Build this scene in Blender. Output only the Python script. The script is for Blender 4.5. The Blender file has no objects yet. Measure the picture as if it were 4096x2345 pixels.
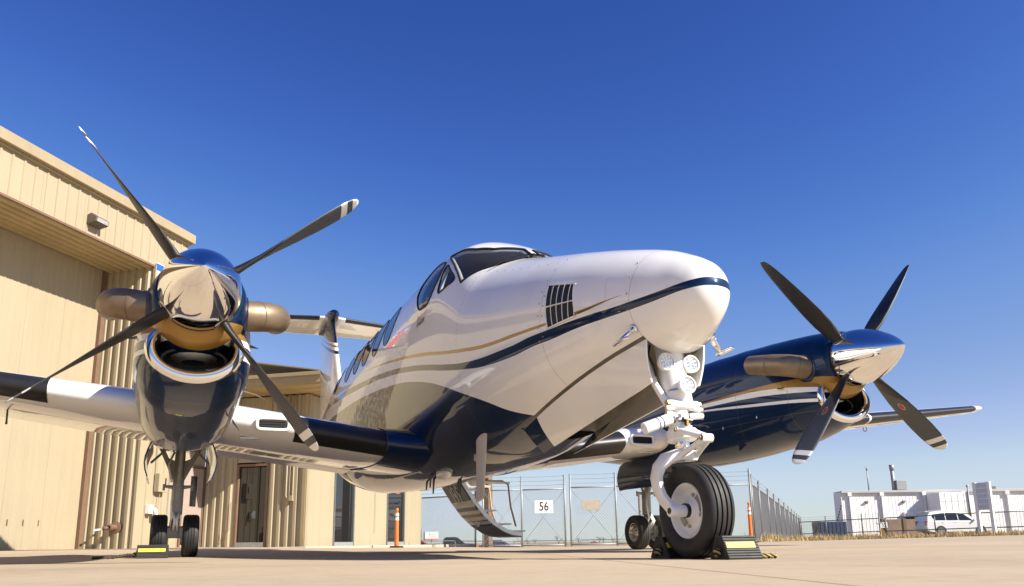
import bpy, bmesh, math, random
import numpy as np
from mathutils import Vector, Matrix
from mathutils.geometry import delaunay_2d_cdt
random.seed(7); rng = np.random.default_rng(7)
SC = bpy.context.scene
COL = SC.collection
PI = math.pi
# ------------------------------------------------------------------ camera
CAMP = np.array([3.8222, -2.7177, 0.0998]); YAW, PITCH, ROLL = 0.4052, 0.2163, -0.0129
def cam_axes():
    f = np.array([-math.cos(YAW)*math.cos(PITCH), math.sin(YAW)*math.cos(PITCH), math.sin(PITCH)])
    r = np.cross(f, [0, 0, 1.]); r /= np.linalg.norm(r); u = np.cross(r, f)
    return r*math.cos(ROLL)+u*math.sin(ROLL), u*math.cos(ROLL)-r*math.sin(ROLL), f
r_, u_, f_ = cam_axes()
cd = bpy.data.cameras.new('camera'); cam = bpy.data.objects.new('camera', cd); COL.objects.link(cam)
cd.sensor_width = 36; cd.sensor_fit = 'HORIZONTAL'; cd.lens = 36*3211.5/4096
cd.shift_y = (1464.97-1172.5)/4096; cd.clip_start = 0.05; cd.clip_end = 6000
cam.matrix_world = Matrix(((r_[0], u_[0], -f_[0], CAMP[0]), (r_[1], u_[1], -f_[1], CAMP[1]), (r_[2], u_[2], -f_[2], CAMP[2]), (0, 0, 0, 1)))
SC.camera = cam
# ------------------------------------------------------------------ sky, sun, exposure
SUN_H = (0.7795, 0.6264); SUN_EL = math.radians(35.5)
w = bpy.data.worlds.new('World'); SC.world = w; w.use_nodes = True
nt = w.node_tree; bg = nt.nodes['Background']
sky = nt.nodes.new('ShaderNodeTexSky'); sky.sky_type = 'NISHITA'; sky.sun_disc = False
sky.sun_elevation = SUN_EL; sky.sun_rotation = math.atan2(SUN_H[0], SUN_H[1])
sky.altitude = 300; sky.air_density = 1.0; sky.dust_density = 0.2; sky.ozone_density = 6.0
scol = nt.nodes.new('ShaderNodeSeparateColor'); ccol = nt.nodes.new('ShaderNodeCombineColor'); nt.links.new(sky.outputs[0], scol.inputs[0])
for i_, pts_ in enumerate((   # film response of the camera's sky, one curve for the whole dome
        [(0, 0), (.06, .016), (.082, .030), (.13, .084), (.164, .150), (.254, .30), (.338, .44), (.52, .61), (1., .68), (2., .95)],
        [(0, 0), (.10, .045), (.168, .093), (.26, .209), (.321, .300), (.468, .445), (.574, .571), (.69, .70), (1., .76), (2., .97)],
        [(0, 0), (.20, .20), (.364, .392), (.523, .610), (.611, .690), (.762, .755), (.815, .815), (1., .85), (2., .98)])):
    a_ = nt.nodes.new('ShaderNodeMath'); a_.operation = 'MULTIPLY'; a_.inputs[1].default_value = .143/2; nt.links.new(scol.outputs[i_], a_.inputs[0])
    p_ = nt.nodes.new('ShaderNodeFloatCurve'); cv_ = p_.mapping.curves[0]; cv_.points[0].location = pts_[0]; cv_.points[1].location = (1, pts_[-1][1])
    for k_ in pts_[1:-1]: cv_.points.new(k_[0]/2, k_[1])
    p_.mapping.update(); nt.links.new(a_.outputs[0], p_.inputs['Value'])
    q_ = nt.nodes.new('ShaderNodeMath'); q_.operation = 'MULTIPLY'; q_.inputs[1].default_value = 1/.1866; nt.links.new(p_.outputs[0], q_.inputs[0]); nt.links.new(q_.outputs[0], ccol.inputs[i_])
nt.links.new(ccol.outputs[0], bg.inputs[0]); bg.inputs[1].default_value = 0.1
sl = bpy.data.lights.new('sun', 'SUN'); sl.energy = 5.0; sl.angle = math.radians(0.53); sl.color = (1.0, 0.93, 0.82)
sun = bpy.data.objects.new('sun', sl); COL.objects.link(sun); sun.location = (30, 20, 30)
sd_ = Vector((SUN_H[0]*math.cos(SUN_EL), SUN_H[1]*math.cos(SUN_EL), math.sin(SUN_EL)))
sun.rotation_euler = sd_.to_track_quat('Z', 'Y').to_euler()
vs = SC.view_settings; vs.view_transform = 'Standard'; vs.look = 'None'; vs.exposure = 0.9; vs.gamma = 1.0
SC.cycles.max_bounces = 8
# ------------------------------------------------------------------ site frame (s right of, d away from the parking spot)
FW = np.array([-math.cos(YAW), math.sin(YAW)]); RT = np.array([math.sin(YAW), math.cos(YAW)])
def sd(s, d): return CAMP[:2]+s*RT+d*FW
SLT = [-3, -.7, -.4, -.3, -.14, 0, .15, .3, .36, .65, 3]; SLV = [.006, .006, .006, .004, .0, -.003, -.002, .0005, 0., .0045, .0045]
def gz(x, y):
    p = np.array([x, y])-CAMP[:2]; d = p@FW; s = p@RT
    if d < 7: return 0.0
    z = float(np.interp(s/d, SLT, SLV))*(min(d, 60)-7)
    q = min(1., max(0., (d-31)/26)); q = q*q*(3-2*q)      # the ground falls away to the road beyond the gate
    return z-1.0*q*float(np.interp(s/d, [-.30, -.2, .24, .29], [0, 1, 1, 0]))
# ------------------------------------------------------------------ materials
MATS = {}
def nodes_of(name):
    m = bpy.data.materials.new(name); m.use_nodes = True
    return m, m.node_tree, m.node_tree.nodes['Principled BSDF']
def N(t, kind, **kw):
    n = t.nodes.new(kind)
    for k, v in kw.items():
        if k.startswith('i'): n.inputs[int(k[1:])].default_value = v
        else: setattr(n, k, v)
    return n
def math_n(t, op, a, b=None, c=None):
    n = t.nodes.new('ShaderNodeMath'); n.operation = op
    for i, v in enumerate((a, b, c)):
        if v is None: continue
        if isinstance(v, (int, float)): n.inputs[i].default_value = v
        else: t.links.new(v, n.inputs[i])
    return n.outputs[0]
def mix_c(t, fac, a, b):
    n = t.nodes.new('ShaderNodeMix'); n.data_type = 'RGBA'
    for k, v in ((0, fac), (6, a), (7, b)):
        if isinstance(v, (int, float)): n.inputs[k].default_value = v
        elif isinstance(v, tuple): n.inputs[k].default_value = (*v[:3], 1)
        else: t.links.new(v, n.inputs[k])
    return n.outputs[2]
def coords(t, out='Object'):
    n = t.nodes.new('ShaderNodeTexCoord'); return n.outputs[out]
def sep(t, v):
    n = t.nodes.new('ShaderNodeSeparateXYZ'); t.links.new(v, n.inputs[0]); return n.outputs
def noise(t, scale, detail=4, vec=None, rough=.55):
    n = t.nodes.new('ShaderNodeTexNoise'); n.inputs['Scale'].default_value = scale; n.inputs['Detail'].default_value = detail; n.inputs['Roughness'].default_value = rough
    if vec is not None: t.links.new(vec, n.inputs['Vector'])
    return n.outputs[0]
def ramp(t, fac, pts):
    n = t.nodes.new('ShaderNodeValToRGB'); e = n.color_ramp.elements
    while len(e) < len(pts): e.new(.5)
    for i, (p, c) in enumerate(pts): e[i].position = p; e[i].color = (*c, 1) if isinstance(c, tuple) else (c, c, c, 1)
    t.links.new(fac, n.inputs[0]); return n.outputs[0]
def bump(t, b, height, strength=.2, dist=.01):
    n = t.nodes.new('ShaderNodeBump'); n.inputs['Strength'].default_value = strength; n.inputs['Distance'].default_value = dist
    t.links.new(height, n.inputs['Height']); t.links.new(n.outputs[0], b.inputs['Normal'])
def simple(name, col, rough=.5, metal=0., coat=0., var=.12, vscale=6., bmp=0., bscale=60., spec=.5, coat_r=.03):
    m, t, b = nodes_of(name); b.inputs['Roughness'].default_value = rough; b.inputs['Metallic'].default_value = metal
    b.inputs['Coat Weight'].default_value = coat; b.inputs['Coat Roughness'].default_value = coat_r; b.inputs['Specular IOR Level'].default_value = spec
    c = coords(t)
    if var:
        f = noise(t, vscale, 5, c); lo = tuple(x*(1-var) for x in col); hi = tuple(min(1, x*(1+var)) for x in col)
        t.links.new(ramp(t, f, [(.3, lo), (.7, hi)]), b.inputs['Base Color'])
        r = math_n(t, 'MULTIPLY_ADD', noise(t, vscale*2.3, 4, c), .25*rough+.02, rough*.88)
        t.links.new(r, b.inputs['Roughness'])
    else: b.inputs['Base Color'].default_value = (*col, 1)
    if bmp: bump(t, b, noise(t, bscale, 3, c), bmp)
    MATS[name] = m; return m
WHITE = (.87, .86, .84); NAVY = (.0015, .018, .062); GOLD = (.36, .20, .045)
simple('white_paint', WHITE, .3, 0, .8, .03, 3)
simple('antenna_tan', (.58, .52, .44), .5, 0, 0, .06, 9)
simple('white_gear', (.82, .82, .80), .38, 0, .3, .05, 12)
simple('navy_paint', NAVY, .42, .35, 1., .06, 3, spec=.1)
simple('gold_paint', GOLD, .35, .6, .6, .06, 4)
simple('chrome', (.86, .85, .84), .045, 1., 0, .02, 8)
simple('steel', (.55, .54, .52), .25, 1., 0, .08, 20)
simple('brass', (.5, .36, .16), .35, 1., 0, .1, 30)
simple('exhaust_metal', (.25, .185, .12), .46, .6, 0, .22, 5)
simple('rubber', (.018, .017, .016), .62, 0, 0, .25, 14, .12, 200)
simple('boot_rubber', (.012, .012, .013), .42, 0, 0, .2, 10)
simple('black', (.006, .006, .006), .6, 0, 0, 0)
simple('black_metal', (.02, .02, .022), .35, .2, 0, .2, 10)
simple('grey_metal', (.30, .30, .30), .45, .6, 0, .12, 9)
simple('strut_grey', (.34, .33, .31), .5, .1, 0, .14, 11)
simple('galv', (.30, .31, .31), .5, .3, 0, .15, 12)
simple('galv_dark', (.16, .17, .165), .5, .5, 0, .15, 12)
simple('orange', (.75, .16, .015), .5, 0, 0, .08, 6)
simple('refl_white', (.8, .8, .8), .45, 0, 0, .05, 6)
simple('yellow', (.75, .55, .03), .5, 0, 0, .1, 20)
simple('sign_white', (.78, .78, .76), .5, 0, 0, .05, 4)
simple('fixture_dark', (.12, .10, .085), .5, .2, 0, .15, 9)
simple('fixture_lens', (.34, .33, .31), .3, 0, .3, .2, 20)
simple('sign_strip', (.52, .56, .62), .5, 0, 0, .06, 4)
simple('sign_tan', (.42, .36, .27), .7, 0, 0, .1, 9)
simple('sign_black', (.01, .01, .01), .6, 0, 0, 0)
simple('red', (.55, .03, .02), .45, 0, 0, .06, 5)
simple('blue', (.02, .10, .42), .45, 0, 0, .06, 5)
simple('car_white', (.78, .78, .78), .4, 0, .35, .02, 2)
simple('car_black', (.012, .011, .013), .4, 0, .35, .1, 2)
simple('car_red', (.35, .012, .015), .4, 0, .35, .05, 2)
simple('car_blue', (.025, .04, .085), .4, 0, .35, .05, 2)
simple('car_glass', (.012, .015, .018), .05, 0, 0, 0, spec=.7)
simple('tail_red', (.5, .01, .01), .2, 0, .5, 0)
simple('lamp_glass', (.62, .64, .67), .12, .25, 1., 0)
simple('lens', (.75, .77, .8), .08, .6, 1., 0)
simple('lens_amber', (.9, .3, .02), .3, 0, 1., 0)
simple('wood', (.16, .10, .06), .8, 0, 0, .25, 9)
simple('bark', (.10, .075, .055), .9, 0, 0, .2, 9)
simple('tan_wall', (.355, .298, .198), .55, 0, 0, .035, .8)
simple('tan_trim', (.33, .265, .165), .5, 0, 0, .06, 1.5)
simple('tan_soffit', (.42, .32, .165), .6, 0, 0, .10, 1.2)
simple('brown_trim', (.17, .10, .065), .55, 0, 0, .12, 3)
simple('grey_door', (.34, .27, .23), .5, 0, 0, .06, 3)
simple('industrial_white', (.80, .79, .78), .55, 0, 0, .03, .5)
simple('industrial_trim', (.42, .41, .41), .5, 0, 0, .05, .5)
simple('brick_brown', (.22, .15, .11), .85, 0, 0, .15, 1.)
simple('window_glass', (.006, .008, .011), .03, 0, 0, 0, spec=1.)
simple('frame_grey', (.40, .40, .37), .5, 0, 0, .05, 5)
simple('seat_tan', (.50, .43, .33), .6, 0, 0, .1, 5)
def glass_mat():
    m, t, b = nodes_of('cockpit_glass'); t.nodes.remove(b); out = t.nodes['Material Output']
    tr = t.nodes.new('ShaderNodeBsdfTransparent'); tr.inputs[0].default_value = (.85, .88, .88, 1); gl = t.nodes.new('ShaderNodeBsdfGlossy'); gl.inputs['Roughness'].default_value = .015
    fr = t.nodes.new('ShaderNodeFresnel'); fr.inputs[0].default_value = 1.5; mx = t.nodes.new('ShaderNodeMixShader')
    geo = t.nodes.new('ShaderNodeNewGeometry')
    t.links.new(math_n(t, 'MULTIPLY', fr.outputs[0], math_n(t, 'SUBTRACT', 1., geo.outputs['Backfacing'])), mx.inputs[0]); t.links.new(tr.outputs[0], mx.inputs[1]); t.links.new(gl.outputs[0], mx.inputs[2]); t.links.new(mx.outputs[0], out.inputs[0]); M['cockpit_glass'] = m; MATS['cockpit_glass'] = m
M = MATS
glass_mat()
simple('building_glass', (.012, .013, .014), .02, 0, 0, 0, spec=.8)
simple('rope_yellow', (.62, .48, .05), .85, 0, 0, .2, 60)
simple('cord_tan', (.52, .37, .16), .8, 0, 0, .15, 60)
simple('straw', (.42, .31, .14), .85, 0, 0, .3, 2)
simple('well_grey', (.42, .40, .36), .6, 0, 0, .3, 6)
simple('alu', (.62, .62, .66), .32, .8, 0, .08, 10)
def weather(name, amt=.10):
    m = MATS[name]; t = m.node_tree; b = t.nodes['Principled BSDF']; src = b.inputs['Base Color'].links[0].from_socket
    mp_ = t.nodes.new('ShaderNodeMapping'); mp_.inputs['Scale'].default_value = (5., 5., .22); t.links.new(coords(t), mp_.inputs[0])
    st = ramp(t, noise(t, 1.6, 6, mp_.outputs[0], .65), [(.40, 1.0), (.72, 1.-amt*1.6)])
    oi_ = t.nodes.new('ShaderNodeObjectInfo'); rv = math_n(t, 'MULTIPLY_ADD', oi_.outputs['Random'], amt*.7, 1-amt*.5)
    lowz = sep(t, coords(t))[2]; dz = ramp(t, math_n(t, 'MULTIPLY_ADD', noise(t, 2.5, 5, coords(t)), .5, math_n(t, 'MULTIPLY', lowz, 1.)), [(.25, 1-amt*1.8), (.6, 1.)])
    cur = src
    for f in (st, rv, dz):
        mx = t.nodes.new('ShaderNodeMix'); mx.data_type = 'RGBA'; mx.blend_type = 'MULTIPLY'; mx.inputs[0].default_value = 1; t.links.new(cur, mx.inputs[6]); t.links.new(f, mx.inputs[7]); cur = mx.outputs[2]
    t.links.new(cur, b.inputs['Base Color'])
for n_ in ('tan_wall', 'industrial_white', 'tan_soffit', 'tan_trim'): weather(n_, .045)
M = MATS
def curve_node(t, x, pts, x0, x1, z0, z1):
    n = t.nodes.new('ShaderNodeFloatCurve'); c = n.mapping.curves[0]
    pts = sorted(((p[0]-x0)/(x1-x0), (p[1]-z0)/(z1-z0)) for p in pts)
    c.points[0].location = pts[0]; c.points[1].location = pts[-1]
    for p in pts[1:-1]: c.points.new(*p)
    for p in c.points: p.handle_type = 'AUTO_CLAMPED'
    n.mapping.update()
    xn = math_n(t, 'DIVIDE', math_n(t, 'SUBTRACT', x, x0), x1-x0)
    t.links.new(xn, n.inputs['Value'])
    return math_n(t, 'MULTIPLY_ADD', n.outputs[0], z1-z0, z0)
def between(t, z, lo, hi):
    return math_n(t, 'MULTIPLY', math_n(t, 'GREATER_THAN', z, lo), math_n(t, 'LESS_THAN', z, hi))
def glossy_livery(name, build, coat=1.):
    m, t, b = nodes_of(name); o = sep(t, coords(t))
    b.inputs['Coat Weight'].default_value = coat; b.inputs['Coat Roughness'].default_value = .025; b.inputs['Coat IOR'].default_value = 1.46; b.inputs['Specular IOR Level'].default_value = .12
    b.inputs['Roughness'].default_value = .40
    col, metal = build(t, o)
    dirt = ramp(t, noise(t, 2.2, 6, coords(t)), [(.35, .93), (.65, 1.0)])
    mx = t.nodes.new('ShaderNodeMix'); mx.data_type = 'RGBA'; mx.blend_type = 'MULTIPLY'; mx.inputs[0].default_value = 1
    t.links.new(col, mx.inputs[6]); t.links.new(dirt, mx.inputs[7]); t.links.new(mx.outputs[2], b.inputs['Base Color'])
    if metal is not None: t.links.new(metal, b.inputs['Metallic'])
    n = noise(t, 4.2, 3, coords(t)); bp = t.nodes.new('ShaderNodeBump'); bp.inputs['Strength'].default_value = .07; bp.inputs['Distance'].default_value = .012
    t.links.new(n, bp.inputs['Height']); t.links.new(bp.outputs[0], b.inputs['Coat Normal'])
    M[name] = m
XA, XB, ZA, ZB = -12.6, .5, .5, 3.0
NU = [(.38, 1.524), (.34, 1.512), (.287, 1.504), (.197, 1.49), (.093, 1.478), (-.02, 1.466), (-.22, 1.457), (-.44, 1.457), (-.7, 1.452), (-.9, 1.452), (-1.2, 1.438), (-1.56, 1.44), (-1.89, 1.464), (-2.24, 1.52), (-2.72, 1.616), (-3.36, 1.727), (-4.09, 1.828), (-4.8, 1.902), (-5.6, 1.968), (-6.5, 2.03), (-9, 2.12), (-12.4, 2.2)]
NL = [(.38, 1.474), (.34, 1.466), (.287, 1.459), (.197, 1.446), (.09, 1.43), (-.025, 1.417), (-.23, 1.407), (-.457, 1.40), (-.72, 1.385), (-.91, 1.382), (-1.2, 1.366), (-1.59, 1.375), (-1.9, 1.413), (-2.25, 1.471), (-2.73, 1.567), (-3.36, 1.675), (-4.08, 1.77), (-4.79, 1.838), (-5.6, 1.897), (-6.5, 1.95), (-9, 2.06), (-12.4, 2.15)]
GU = [(.3, 1.53), (-.09, 1.521), (-.22, 1.516), (-.457, 1.499), (-.73, 1.504), (-1.09, 1.516), (-1.55, 1.533), (-1.87, 1.573), (-2.23, 1.63), (-2.72, 1.726), (-3.37, 1.833), (-3.97, 1.918), (-4.6, 1.995), (-5.3, 2.06), (-6.5, 2.14), (-12.4, 2.4)]
GL = [(.3, 1.53), (-.09, 1.520), (-.22, 1.506), (-.457, 1.483), (-.73, 1.486), (-1.09, 1.492), (-1.55, 1.506), (-1.87, 1.544), (-2.23, 1.602), (-2.72, 1.693), (-3.37, 1.803), (-3.97, 1.894), (-4.6, 1.980), (-5.3, 2.056), (-6.5, 2.14), (-12.4, 2.4)]
LC = [(-.8, .80), (-1.1, .925), (-1.31, .976), (-1.45, 1.016), (-1.57, 1.062), (-1.70, 1.126), (-1.87, 1.193), (-2.09, 1.271), (-2.36, 1.364), (-2.71, 1.458), (-3.06, 1.528), (-3.48, 1.598), (-4.07, 1.664), (-4.77, 1.722), (-5.58, 1.77), (-6.5, 1.79), (-9., 1.86), (-12.4, 2.1)]
def lower_mask(t, o):
    return math_n(t, 'MULTIPLY', math_n(t, 'LESS_THAN', o[2], curve_node(t, o[0], LC, XA, XB, ZA, ZB)), math_n(t, 'LESS_THAN', o[0], -.82))
def fuse_col(t, o):
    x, z = o[0], o[2]
    C = lambda p: curve_node(t, x, p, XA, XB, ZA, ZB)
    navy = between(t, z, C(NL), C(NU))
    gold = math_n(t, 'MULTIPLY', between(t, z, C(GL), C(GU)), between(t, x, -6.4, -.1))
    low = lower_mask(t, o)
    nv = math_n(t, 'MAXIMUM', navy, low)
    c = mix_c(t, nv, WHITE, NAVY); c = mix_c(t, gold, c, GOLD)
    seam = None
    for x0, wd in ((-.045, .0022), (-.82, .0022), (-2.0, .0016), (-3.52, .0016), (-4.9, .0016), (-6.9, .0016), (-8.4, .0016)):
        k = math_n(t, 'LESS_THAN', math_n(t, 'ABSOLUTE', math_n(t, 'SUBTRACT', x, x0)), wd)
        seam = k if seam is None else math_n(t, 'MAXIMUM', seam, k)
    c = mix_c(t, math_n(t, 'MULTIPLY', seam, .45), c, (.12, .11, .10))
    rv = None; fz = math_n(t, 'LESS_THAN', math_n(t, 'FRACT', math_n(t, 'MULTIPLY', z, 24.)), .28)
    for x0 in (-2.02, -3.50, -3.54, -4.15, -4.88, -4.92, -5.5, -6.1, -6.88, -7.6):
        k = math_n(t, 'LESS_THAN', math_n(t, 'ABSOLUTE', math_n(t, 'SUBTRACT', x, x0)), .005); rv = k if rv is None else math_n(t, 'MAXIMUM', rv, k)
    c = mix_c(t, math_n(t, 'MULTIPLY', math_n(t, 'MULTIPLY', rv, fz), .40), c, (.16, .15, .14))
    return c, math_n(t, 'MULTIPLY_ADD', nv, .35, math_n(t, 'MULTIPLY', gold, .5))
glossy_livery('fuselage_livery', fuse_col)
NX0, NX1, NZ0, NZ1 = -6.6, -1.0, .8, 1.6
def nac_col(t, o):
    x, z = o[0], o[2]
    C = lambda p: curve_node(t, x, p, NX0, NX1, NZ0, NZ1)
    ex = [(-4., 1.42), (-6.5, 1.42)]
    g0 = C([(-1.0, 1.42), (-1.11, 1.43), (-1.66, 1.475), (-2.3, 1.468), (-2.92, 1.452)]+ex)
    w1t = C([(-1.0, 1.32), (-1.33, 1.366), (-1.87, 1.428), (-2.3, 1.443), (-2.92, 1.44)]+ex)
    w1b = C([(-1.0, 1.29), (-1.355, 1.328), (-2.08, 1.387), (-2.95, 1.408)]+ex)
    w2t = C([(-1.0, 1.22), (-1.36, 1.268), (-2.09, 1.329), (-2.95, 1.39)]+ex)
    w2b = C([(-1.0, 1.19), (-1.36, 1.239), (-2.09, 1.304), (-2.95, 1.375)]+ex)
    fr = math_n(t, 'MULTIPLY', math_n(t, 'GREATER_THAN', x, -1.345), math_n(t, 'LESS_THAN', z, g0))
    gold = math_n(t, 'MAXIMUM', between(t, z, w1t, g0), fr)
    wh = math_n(t, 'MULTIPLY', math_n(t, 'MAXIMUM', between(t, z, w1b, w1t), between(t, z, w2b, w2t)), math_n(t, 'LESS_THAN', x, -1.345))
    c = mix_c(t, wh, NAVY, WHITE); c = mix_c(t, gold, c, GOLD)
    sm = None
    for x0 in (-1.64, -2.30, -3.05, -3.7):
        k = math_n(t, 'LESS_THAN', math_n(t, 'ABSOLUTE', math_n(t, 'SUBTRACT', x, x0)), .0022); sm = k if sm is None else math_n(t, 'MAXIMUM', sm, k)
    sm = math_n(t, 'MAXIMUM', sm, math_n(t, 'LESS_THAN', math_n(t, 'ABSOLUTE', math_n(t, 'SUBTRACT', z, 1.17)), .0022)); c = mix_c(t, math_n(t, 'MULTIPLY', sm, .6), c, (.10, .10, .11))
    return c, math_n(t, 'MULTIPLY', math_n(t, 'SUBTRACT', 1., wh), .35)
glossy_livery('nacelle_livery', nac_col, .6)
def fin_col(t, o):
    x, z = o[0], o[2]
    xle = math_n(t, 'MULTIPLY_ADD', z, -.53, -8.87)
    zz = math_n(t, 'ADD', z, math_n(t, 'MULTIPLY', math_n(t, 'SUBTRACT', x, xle), .42))
    nv = math_n(t, 'GREATER_THAN', zz, 3.80)
    nv = math_n(t, 'MAXIMUM', nv, between(t, zz, 3.56, 3.63))
    gd = between(t, zz, 3.70, 3.745)
    c = mix_c(t, nv, WHITE, NAVY); c = mix_c(t, gd, c, GOLD)
    return c, math_n(t, 'MULTIPLY_ADD', nv, .7, math_n(t, 'MULTIPLY', gd, .5))
glossy_livery('fin_livery', fin_col)
def plain_w(t, o):
    n = t.nodes.new('ShaderNodeRGB'); n.outputs[0].default_value = (*WHITE, 1); return n.outputs[0], None
glossy_livery('wing_white', plain_w)
def stair_col(t, o):   # underside bands, by distance out from the hinge
    y = o[1]
    nv = math_n(t, 'LESS_THAN', y, .775)
    nv = math_n(t, 'MAXIMUM', nv, between(t, y, .835, .872)); nv = math_n(t, 'MAXIMUM', nv, between(t, y, .99, 1.002)); nv = math_n(t, 'MAXIMUM', nv, between(t, y, 1.045, 1.06))
    gd = between(t, y, .905, .94)
    c = mix_c(t, math_n(t, 'GREATER_THAN', y, 1.05), WHITE, (.27, .235, .20)); c = mix_c(t, nv, c, NAVY); c = mix_c(t, gd, c, GOLD)
    return c, math_n(t, 'MULTIPLY', nv, .7)
glossy_livery('stair_livery', stair_col, .12)
def door_col(t, o):
    nv = math_n(t, 'LESS_THAN', o[0], math_n(t, 'MULTIPLY_ADD', o[2], .45, -1.79))
    return mix_c(t, nv, WHITE, NAVY), math_n(t, 'MULTIPLY', nv, .35)
glossy_livery('door_livery', door_col)
def blade_mat(name, decal):
    m, t, b = nodes_of(name); o = sep(t, coords(t)); z = o[2]
    wh = math_n(t, 'MAXIMUM', between(t, z, 1.045, 1.095), math_n(t, 'GREATER_THAN', z, 1.14))
    blk = math_n(t, 'LESS_THAN', z, math_n(t, 'MULTIPLY_ADD', o[0], 1.2, .47))
    def oval(a, b2): 
        e = math_n(t, 'ADD', math_n(t, 'POWER', math_n(t, 'ABSOLUTE', math_n(t, 'DIVIDE', o[0], a)), 2.), math_n(t, 'POWER', math_n(t, 'ABSOLUTE', math_n(t, 'DIVIDE', math_n(t, 'SUBTRACT', z, .62), b2)), 2.))
        return math_n(t, 'LESS_THAN', e, 1.)
    c = mix_c(t, wh, (.055, .06, .066), (.72, .72, .70)); 
    if decal: c = mix_c(t, oval(.024, .042), c, (.6, .5, .42)); c = mix_c(t, oval(.020, .037), c, (.38, .03, .015))
    c = mix_c(t, blk, c, (.012, .012, .013))
    t.links.new(c, b.inputs['Base Color']); b.inputs['Roughness'].default_value = .42; M[name] = m
blade_mat('blade_front', True); blade_mat('blade_plain', False); simple('blade_back', (.010, .010, .011), .5, 0, 0, .15, 5)
def hangar_mats():
    for nm, col in (('concrete', (.415, .325, .22)), ('kerb_concrete', (.50, .42, .31))):
        m, t, b = nodes_of(nm); c = coords(t)
        a = noise(t, .35, 8, c, .6); d = noise(t, 9., 6, c, .65); g = noise(t, 160., 3, c)
        s = math_n(t, 'MULTIPLY_ADD', a, .55, math_n(t, 'MULTIPLY_ADD', d, .3, math_n(t, 'MULTIPLY', g, .25)))
        cc = ramp(t, s, [(.38, tuple(x*.70 for x in col)), (.55, col), (.72, tuple(x*1.18 for x in col))])
        spots = ramp(t, noise(t, 60., 2, c), [(.66, .0), (.70, 1.)])
        cc = mix_c(t, math_n(t, 'MULTIPLY', spots, .25), cc, (.16, .13, .10))
        if nm == 'concrete':
            rot = t.nodes.new('ShaderNodeMapping'); rot.inputs['Rotation'].default_value = (0, 0, .32); t.links.new(c, rot.inputs[0]); ro = sep(t, rot.outputs[0])
            jm = None
            for ax, off in ((0, .9), (1, 1.7)):
                fr = math_n(t, 'ABSOLUTE', math_n(t, 'SUBTRACT', math_n(t, 'FRACT', math_n(t, 'DIVIDE', math_n(t, 'ADD', ro[ax], 100+off), 4.6)), .5))
                k = math_n(t, 'GREATER_THAN', fr, .4975); jm = k if jm is None else math_n(t, 'MAXIMUM', jm, k)
            cc = mix_c(t, math_n(t, 'MULTIPLY', jm, .55), cc, (.10, .08, .06))
            st = ramp(t, noise(t, .9, 5, c, .7), [(.60, 0.), (.72, 1.)]); cc = mix_c(t, math_n(t, 'MULTIPLY', st, .22), cc, (.22, .17, .12))
        t.links.new(cc, b.inputs['Base Color']); b.inputs['Roughness'].default_value = .85
        bump(t, b, math_n(t, 'MULTIPLY_ADD', g, .6, d), .35, .006); M[nm] = m
    m, t, b = nodes_of('dry_field'); c = coords(t)
    s = math_n(t, 'MULTIPLY_ADD', noise(t, .12, 8, c), .6, math_n(t, 'MULTIPLY', noise(t, 3., 6, c), .4))
    t.links.new(ramp(t, s, [(.3, (.16, .115, .06)), (.5, (.30, .22, .115)), (.7, (.40, .31, .17))]), b.inputs['Base Color'])
    b.inputs['Roughness'].default_value = .95; bump(t, b, noise(t, 8, 5, c), .6, .05); M['dry_field'] = m
    m, t, b = nodes_of('rope_pattern'); o = sep(t, coords(t))
    wv = math_n(t, 'SINE', math_n(t, 'MULTIPLY', math_n(t, 'ADD', o[1], math_n(t, 'MULTIPLY', o[2], 1.5)), 170.))
    c = mix_c(t, math_n(t, 'GREATER_THAN', wv, .1), (.018, .018, .016), (.40, .31, .08)); t.links.new(c, b.inputs['Base Color']); b.inputs['Roughness'].default_value = .9; M['rope_pattern'] = m
    simple('rope_dark', (.05, .04, .03), .9, 0, 0, .5, 40)
hangar_mats()
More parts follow.
